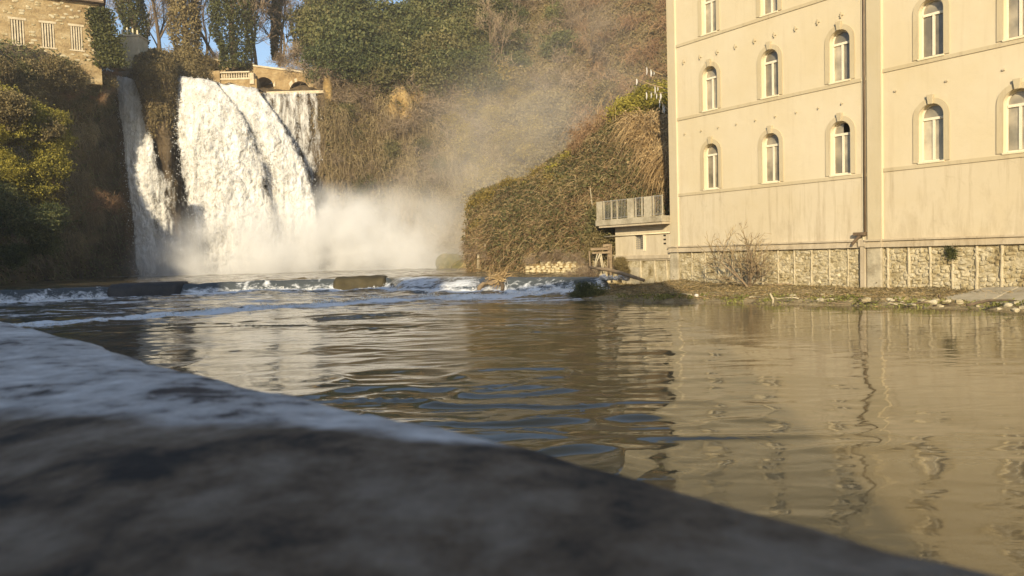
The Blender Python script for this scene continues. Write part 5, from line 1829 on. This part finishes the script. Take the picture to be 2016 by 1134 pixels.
mb = MB(); mb.box(a[0], b[0], SY + 1.2, SY + 1.5, a[2] - .5, b[2]); mb.build('back_wall', M['plinth'], sh)
for i, (x0, y0, x1, y1) in enumerate(((1168, 530, 1182, 500), (1171, 532, 1181, 499), (1183, 499, 1190, 545), (1180, 500, 1186, 533), (1176, 500, 1171, 528), (1181, 502, 1192, 548))):
    mb = MB(); a, b = W(x0, y0, 45.4), W(x1, y1, 45.2); mb.tube([a, (a + b) / 2 + RV.normal(size=3) * .05, b], [.045, .04, .03], 5)
    tag(mb.build('dead_stick', M['rib'], None, True), 'bleached stick leaning in the heap before the ruined shed', 'stick', 'sticks leaning on the shed')
a, b = W(1160, 526, 44.6), W(1268, 552, 41.3)
mb = MB(); mb.tube([a, a * .6 + b * .4 + [0, 0, .12], a * .3 + b * .7 + [0, 0, .08], b], [.06, .12, .12, .09], 8)
tag(mb.build('log', M['wood'], None, True), 'long straight log lying slanted from the shed to the annex foot', 'log')

# heap of washed-up white plastic
r = random.Random(3)
for i in range(46):
    q = W(r.uniform(1184, 1240), 549 - 7 * r.random() ** 1.5, r.uniform(42.6, 43.6))
    o = bpy.data.objects.new('plastic_scrap', st[0].copy() if False else SCR[i % 4]) if 'SCR' in globals() else None
    if o is None:
        SCR = [rock_mesh('plastic_scrap', M['debris_white'], 90 + k, rough=.35) for k in range(4)]
        o = bpy.data.objects.new('plastic_scrap', SCR[0])
    COL.objects.link(o); o.location = [float(v) for v in q]; s_ = r.uniform(.08, .28); o.scale = (s_ * 1.5, s_, s_ * .5); o.rotation_euler = (r.uniform(-.5, .5), r.uniform(-.5, .5), r.uniform(0, 6))
    tag(o, 'white plastic scrap in the rubbish heap washed up before the ruined shed', 'litter', 'washed up plastic scraps')
q = W(1160, 561, 40.5); rock('plastic_float', q, (.16, .15, .15), M['debris_white'], 'round pale float caught on the left tip of the bank', 'float', 15)
q = W(1371, 580, 35); rock('plastic_float', (q[0], q[1], bank_z(q[0], q[1]) + .06), (.1, .1, .08), M['debris_white'], 'small white bag on the mud below the building', 'litter', 16)

# thicket on the tip of the bank
for px, py, Y, sc, k in ((1152, 586, 39.6, .20, 'dark'), (1172, 587, 39.4, .19, 'dark'), (1190, 589, 39.2, .15, 'brown'), (1210, 590, 38.6, .12, 'brown'), (1138, 588, 39.4, .14, 'dark'), (1160, 578, 40.5, .17, 'brown')):
    plant(k, W(px, py, Y), sc, 'low dark bush at the left tip of the river bank', 'bushes on the bank tip', sink=.3)
for px, py, Y, sc in ((1130, 543, 46, .3), (1145, 540, 46, .35), (1160, 545, 45, .3), (1222, 520, 46.2, .16), (1228, 535, 45.8, .14)):
    plant('twig' if px < 1200 else 'brown', W(px, py, Y), sc, 'bare brushwood where the weir meets the bank', 'brushwood at the weir end', sink=.2)

# bare shrub in front of the facade
b0 = F(Fpx(1502, 540)[0] + .1, 1.3, .36)
bs_ = thing('bare_shrub', 'leafless many-stemmed shrub growing in front of the building plinth', 'shrub', b0)
rr = np.random.default_rng(21)
segs = []
for (x, y, r0) in ((-.95, 2.1, .045), (-.7, 2.3, .04), (.75, 1.9, .045), (.25, 2.2, .05), (-.35, 1.6, .03), (.5, 1.2, .03), (-1.2, 1.2, .03), (1.0, 1.0, .025)):
    d = unit(FE * x + FN * rr.uniform(-.2, .5) + np.array([0, 0, y]))
    branch_segs(rr, b0, d, rr.uniform(1.5, 2.1), r0 * 1.4, 3, segs, .55, .17, .06, (1, 2) if x > -.6 else (1, 3))
V, Fq = tubes_np([(s[0], s[1], max(s[2], .022), max(s[3], .016)) for s in segs if s[4] >= 2], 6)
put('stem', V, Fq, M['wood'], bs_)
V, Fq = tubes_np([(s[0], s[1], max(s[2], .012), max(s[3], .009)) for s in segs if s[4] < 2], 3)
put('twigs', V, Fq, M['vine'], bs_)


def bank_pt(px, py):
    q = G(px, py, .2)
    for _ in range(6): q = G(px, py, bank_z(q[0], q[1]))
    return q


def bough(px0, py0, px1, py1, r0, lab, grp=None, mat='wood', lift=.06, kids=3):
    a, b = bank_pt(px0, py0), bank_pt(px1, py1)
    mb = MB(); m1 = a * .65 + b * .35 + [0, 0, lift * 2]; m2 = a * .3 + b * .7 + [0, 0, lift * 1.5]
    mb.tube([a + [0, 0, r0 * .5], m1, m2, b + [0, 0, r0 * .5]], [r0, r0 * .95, r0 * .7, r0 * .3], 7)
    for i in range(kids):
        u = RV.uniform(.2, .8); c = a + (b - a) * u + np.array([0, 0, lift])
        d = unit((b - a) * .6 + RV.normal(size=3) * np.linalg.norm(b - a) * .4); L_ = RV.uniform(.3, .9)
        d[2] = abs(d[2]) * .5
        mb.tube([c, c + d * L_ * .5 + [0, 0, .03], c + d * L_], [r0 * .5, r0 * .4, r0 * .15], 5)
    return tag(mb.build('driftwood_branch', M[mat], None, True), lab, 'driftwood', grp)


bough(1468, 571, 1575, 560, .075, 'long forked driftwood branch lying below the leafless shrub', kids=5)
bough(1430, 573, 1492, 566, .05, 'second driftwood branch ending under the shrub', kids=3)
bough(1600, 576, 1690, 583, .035, 'thin pale branch on the mud right of the shrub', kids=2)
bough(1905, 602, 2010, 594, .05, 'reddish board-like branch under the right edge of the slipway', mat='bark', kids=0)
for i in range(42):
    px = RV.uniform(1200, 1850); py = 560 + (px - 1200) * .04 + RV.uniform(6, 22)
    bough(px, py, px + RV.uniform(12, 40) * RV.choice([-1, 1]), py + RV.uniform(-3, 3), RV.uniform(.012, .03), 'small stick stranded on the river bank', 'stranded sticks on the bank', RV.choice(['wood', 'bark', 'rib']), .02, 1)

# concrete slipway at the right
sl = thing('slipway', 'cracked concrete slipway slab tilting down to the water at the far right of the bank', 'slab', G(1950, 590, .3))
A, B, C_, D = G(1856, 586, .28), G(2030, 598, .22), G(2060, 566, .62), G(1958, 561, .62)
mb = MB(); dn = np.array([0, 0, -.22])
for (p0, p1, p2, p3) in ((A, A * .45 + B * .55, D * .5 + C_ * .5, D), (A * .45 + B * .55 + [.015, 0, -.02], B, C_, D * .5 + C_ * .5 + [.015, 0, -.02])):
    mb = MB(); mb.hexa([p0 + dn, p1 + dn, p2 + dn, p3 + dn, p0, p1, p2, p3]); bevel(mb.build('slab', M['concrete'], sl), .03)
p = G(1850, 590, .2); mb = MB(); mb.tube([p + [0, 0, -.3], p + [0, 0, .2]], [.06, .05], 6); tag(mb.build('stake', M['pipe']), 'short dark stake at the left corner of the slipway', 'stake')

# stones on the bank
for i in range(70):
    px = RV.uniform(1330, 2016) if i < 45 else RV.uniform(1700, 1870)
    py = np.interp(px, [1330, 1710, 2016], [566, 582, 600]) + RV.uniform(-3, 14)
    q = bank_pt(px, py); s_ = RV.uniform(.06, .2)
    o = bpy.data.objects.new('bank_stone', STONES[int(RV.integers(0, 7))]); COL.objects.link(o)
    o.location = [float(v) for v in q + [0, 0, s_ * .15]]; o.scale = (s_ * 1.5, s_ * 1.2, s_ * .8); o.rotation_euler = (0, 0, RV.uniform(0, 6))
    tag(o, 'rough pale stone lying on the muddy bank below the building', 'stone', 'stones on the river bank')
for i, (px, py, s_) in enumerate(((1812, 576, .5), (1840, 573, .45), (1790, 578, .35), (1690, 561, .4), (1860, 570, .4))):
    q = bank_pt(px, py); rock('boulder', q + np.array([0, 0, .02]), (s_ * .7, s_ * .5, s_ * .35), M['plinth'], 'broken block of stone at the plinth foot near the slipway', 'stone', 60 + i, 'broken blocks near the slipway')

# green plants along the water line, litter of dead leaves behind them
p, nn = scatter(BP, BN, 26000, RV, lambda u, v, q: sstep(.50, .62, v) * (1 - sstep(.80, .86, v)) * sstep(.42, .52, u) * sstep(-.25, .15, fbm(q[:, 0] * 1.3, q[:, 1] * 1.3, q[:, 2], 3)), .16)
V, Fq = leaves(p, .055, RV, nn, .4)
stuff('bank_plants', V, Fq, M['leaf_green'], 'low bright green plants along the water line of the bank')
p, nn = scatter(BP, BN, 30000, RV, lambda u, v, q: (1 - sstep(.55, .75, v)) * .8 + .1, .05)
V, Fq = leaves(p, .05, RV, nn, .6)
stuff('dead_leaves', V, Fq, M['leaf_brown'], 'dead leaves and debris littering the river bank')
p, nn = scatter(BP, BN, 9000, RV, lambda u, v, q: (1 - sstep(.65, .8, v)) * 1.0, .05)
V, Fq = strips(p, unit(RV.normal(size=p.shape) * np.array([1, 1, .15])), RV.uniform(.08, .4, len(p)), .008, RV, .1, 2, .2)
stuff('dead_reeds', V, Fq, M['straw'], 'washed-up reeds and straw on the river bank')
p, nn = scatter(BP, BN, 3500, RV, lambda u, v, q: (1 - sstep(.0, .12, v)) * 1.0, .3)
V, Fq = leaves(p, .05, RV, nn, .2)
stuff('weeds', V, Fq, M['leaf_brown'], 'weeds along the foot of the stone plinth')
q = bank_pt(1521, 597)
mb = MB(); mb.tube([q + [0, 0, -.1], q + [.02, 0, .15], q + [-.1, 0, .38]], [.04, .05, .03], 6)
tag(mb.build('stump', M['rib'], None, True), 'short bleached stump standing in the green plants at the water line', 'stump')
sh_ = Fpx(1875, 497)
rr = np.random.default_rng(9)
P_ = np.array([F(sh_[0] + rr.normal() * .12, .15, sh_[1] + rr.normal() * .13) for _ in range(500)])
V, Fq = leaves(P_, .045, rr); wp = thing('wall_plant', 'small green plant growing out of the rubble plinth', 'plant', F(sh_[0], 0, sh_[1])); put('foliage', V, Fq, M['leaf_ivy'], wp)

# ------------------------------------------------------------------ unseen houses placed behind the camera to shade the parapet and near water
def shade_house(x0, x1, y0, y1, h, label, wallc):
    t = thing('shade_house', label, 'house', ((x0 + x1) / 2, (y0 + y1) / 2, 1.2))
    mb = MB(); mb.box(x0, x1, y0, y1, 1.0, h); mb.build('wall', wallc, t)
    mb = MB()
    mb.poly([(x0 - .5, y0 - .5, h), (x1 + .5, y0 - .5, h), (x1 + .5, y1 + .5, h), (x0 - .5, y1 + .5, h), (x0 - .5, (y0 + y1) / 2, h + 1.8), (x1 + .5, (y0 + y1) / 2, h + 1.8)],
            [(0, 1, 5, 4), (2, 3, 4, 5), (1, 2, 5), (3, 0, 4), (3, 2, 1, 0)])
    mb.build('roof', M['roof'], t)
    k = int((x1 - x0) / 3.4)
    for i in range(k):
        cx = x0 + (x1 - x0) * (i + .5) / k
        for z in np.arange(3.2, h - 2, 3.5):
            mb = MB(); mb.box(cx - .55, cx + .55, y1 - .1, y1 + .06, z, z + 1.7); w_ = mb.build('window', M['frame'], t)
            mb = MB(); mb.box(cx - .47, cx + .47, y1 + .062, y1 + .07, z + .1, z + 1.6); mb.build('pane', M['glass'], w_)


shade_house(-15.5, -1.1, -20, -7, 18.5, 'unseen plastered house placed behind the camera for shade, nearest the parapet', M['stucco'])
shade_house(-33, -16, -22, -9, 22, 'unseen plastered house placed behind the camera for shade, middle of the row', M['band'])
shade_house(-58, -33.5, -22, -9, 23.5, 'unseen plastered house placed behind the camera for shade, far end of the row', M['stucco'])

# ------------------------------------------------------------------ mist
def mist(label, px, py, Y, rx, ry, rz, dens, nscale=1.6, lo=.38, hi=.68, col=(.95, .95, .95), seed=0.0, rot=0.0, power=1.0):
    c = W(px, py, Y)
    bpy_me = bpy.data.meshes.new('mist')
    n1, n2 = 20, 12
    th = np.linspace(0, 2 * np.pi, n1, endpoint=False); ph = np.linspace(-np.pi / 2, np.pi / 2, n2)[1:-1]
    V = [(math.cos(a) * math.cos(p), math.sin(a) * math.cos(p), math.sin(p)) for p in ph for a in th] + [(0, 0, -1), (0, 0, 1)]
    m_ = len(ph)
    Fc = [(i * n1 + j, i * n1 + (j + 1) % n1, (i + 1) * n1 + (j + 1) % n1, (i + 1) * n1 + j) for i in range(m_ - 1) for j in range(n1)]
    Fc += [(m_ * n1, (j + 1) % n1, j) for j in range(n1)] + [(m_ * n1 + 1, (m_ - 1) * n1 + j, (m_ - 1) * n1 + (j + 1) % n1) for j in range(n1)]
    bpy_me.from_pydata(V, [], Fc); bpy_me.update()
    o = bpy.data.objects.new('mist', bpy_me); COL.objects.link(o)
    o.location = [float(v) for v in c]; o.scale = (rx, ry, rz); o.rotation_euler = (0, rot, 0)
    o['kind'] = 'stuff'; o['label'] = label
    m = bpy.data.materials.new('mist'); m.use_nodes = True; nt = m.node_tree
    nt.nodes.remove(nt.nodes['Principled BSDF'])
    v = nd(nt, 'ShaderNodeVolumePrincipled'); v.inputs['Color'].default_value = (*col, 1); v.inputs['Anisotropy'].default_value = -0.25
    nt.links.new(v.outputs[0], nt.nodes['Material Output'].inputs['Volume'])
    tc = nd(nt, 'ShaderNodeTexCoord')
    ln = nd(nt, 'ShaderNodeVectorMath', operation='LENGTH'); nt.links.new(tc.outputs['Object'], ln.inputs[0])
    mr = nd(nt, 'ShaderNodeMapRange', interpolation_type='SMOOTHERSTEP'); mr.inputs['From Min'].default_value = 1.0; mr.inputs['From Max'].default_value = 0.1
    nt.links.new(ln.outputs['Value'], mr.inputs[0])
    mp = nd(nt, 'ShaderNodeMapping'); mp.inputs['Location'].default_value = (seed, seed, seed)
    mp.inputs['Scale'].default_value = (rx / rz, ry / rz, 1)
    nt.links.new(tc.outputs['Object'], mp.inputs[0])
    ns = nd(nt, 'ShaderNodeTexNoise'); ns.inputs['Scale'].default_value = nscale; ns.inputs['Detail'].default_value = 4; ns.inputs['Roughness'].default_value = .55
    nt.links.new(mp.outputs[0], ns.inputs['Vector'])
    m2 = nd(nt, 'ShaderNodeMapRange'); m2.inputs['From Min'].default_value = lo; m2.inputs['From Max'].default_value = hi; m2.clamp = True
    nt.links.new(ns.outputs['Fac'], m2.inputs[0])
    mu = nd(nt, 'ShaderNodeMath', operation='MULTIPLY'); nt.links.new(mr.outputs[0], mu.inputs[0]); nt.links.new(m2.outputs[0], mu.inputs[1])
    mu2 = nd(nt, 'ShaderNodeMath', operation='MULTIPLY'); mu2.inputs[1].default_value = dens; nt.links.new(mu.outputs[0], mu2.inputs[0])
    nt.links.new(mu2.outputs[0], v.inputs['Density'])
    bpy_me.materials.append(m)
    return o


mist('dense white mist boiling up at the foot of the main fall', 490, 535, 88.5, 17, 6.5, 11, .55, 2.0, .34, .60, seed=3)
mist('white mist cloud drifting right from the foot of the falls', 755, 506, 89, 15, 6.5, 10.5, .55, 2.0, .36, .62, seed=8)
mist('bright mist billow beside the right edge of the main fall', 655, 450, 90, 8, 5.5, 7, .50, 2.2, .36, .62, seed=21)
mist('thin mist drifting from the falls up into the ravine', 880, 430, 88, 12, 8, 11, .055, 1.6, .34, .64, col=(.92, .87, .80), seed=27, rot=.5)
mist('thin mist veil over the foot of the left fall', 330, 520, 93, 6, 4, 7, .07, 1.8, .3, .6, seed=5)
mist('brownish haze of spray rising in the ravine', 960, 330, 84, 14, 11, 19, .040, 1.6, .34, .66, col=(.86, .80, .72), seed=12, rot=.35)
mist('faint spray haze high in the ravine beside the building', 1120, 160, 92, 14, 9, 16, .028, 1.4, .36, .66, col=(.86, .80, .72), seed=15, rot=.4)

# the air itself: a faint haze over the whole valley
mb = MB(); mb.box(-395, 395, -295, 495, -2.3, 68)
m = bpy.data.materials.new('valley_haze'); m.use_nodes = True; nt = m.node_tree; nt.nodes.remove(nt.nodes['Principled BSDF'])
v = nd(nt, 'ShaderNodeVolumePrincipled'); v.inputs['Color'].default_value = (.95, .93, .90, 1); v.inputs['Density'].default_value = 0.0005
nt.links.new(v.outputs[0], nt.nodes['Material Output'].inputs['Volume'])
o = mb.build('haze', m); o['kind'] = 'stuff'; o['label'] = 'faint sunlit haze filling the valley'

# ochre rock showing through the creepers
for i, (px, py, sx, sz) in enumerate(((788, 205, 1.6, 2.4), (775, 222, 1.0, 1.5), (826, 192, 1.3, 1.2), (802, 222, 1.1, 1.6), (648, 172, .6, 2.0))):
    q, nn = S_HILL.at(px, py)
    rock('rock_outcrop', q + nn * .3, (sx, .9, sz), M['ochre_rock'], 'bare ochre rock showing between creepers on the cliff', 'rock', 70 + i, 'ochre rocks on the cliff')

# ------------------------------------------------------------------ labels: small groups are told apart by their order
ORD = ['leftmost', 'second', 'third', 'fourth', 'fifth', 'sixth', 'seventh', 'eighth', 'ninth', 'tenth']
bpy.context.view_layer.update()
byg = {}
for o in SC.objects:
    if o.parent is None and o.get('group') and o.get('label') and o.get('category'):
        byg.setdefault((o['group'], o['label']), []).append(o)
for (g, l), os_ in byg.items():
    if 2 <= len(os_) <= 10 and 'behind the camera' not in l:
        os_.sort(key=lambda o: project(np.array(o.location)[None])[0][0])
        for i, o in enumerate(os_):
            w = ('leftmost ' if i == 0 else ORD[i] + ' from the left: ')
            o['label'] = (('leftmost: ' if i == 0 else w) + l)
            if len(o['label'].split()) > 16: o['label'] = (('leftmost: ' if i == 0 else ORD[i] + ' from left: ') + l)
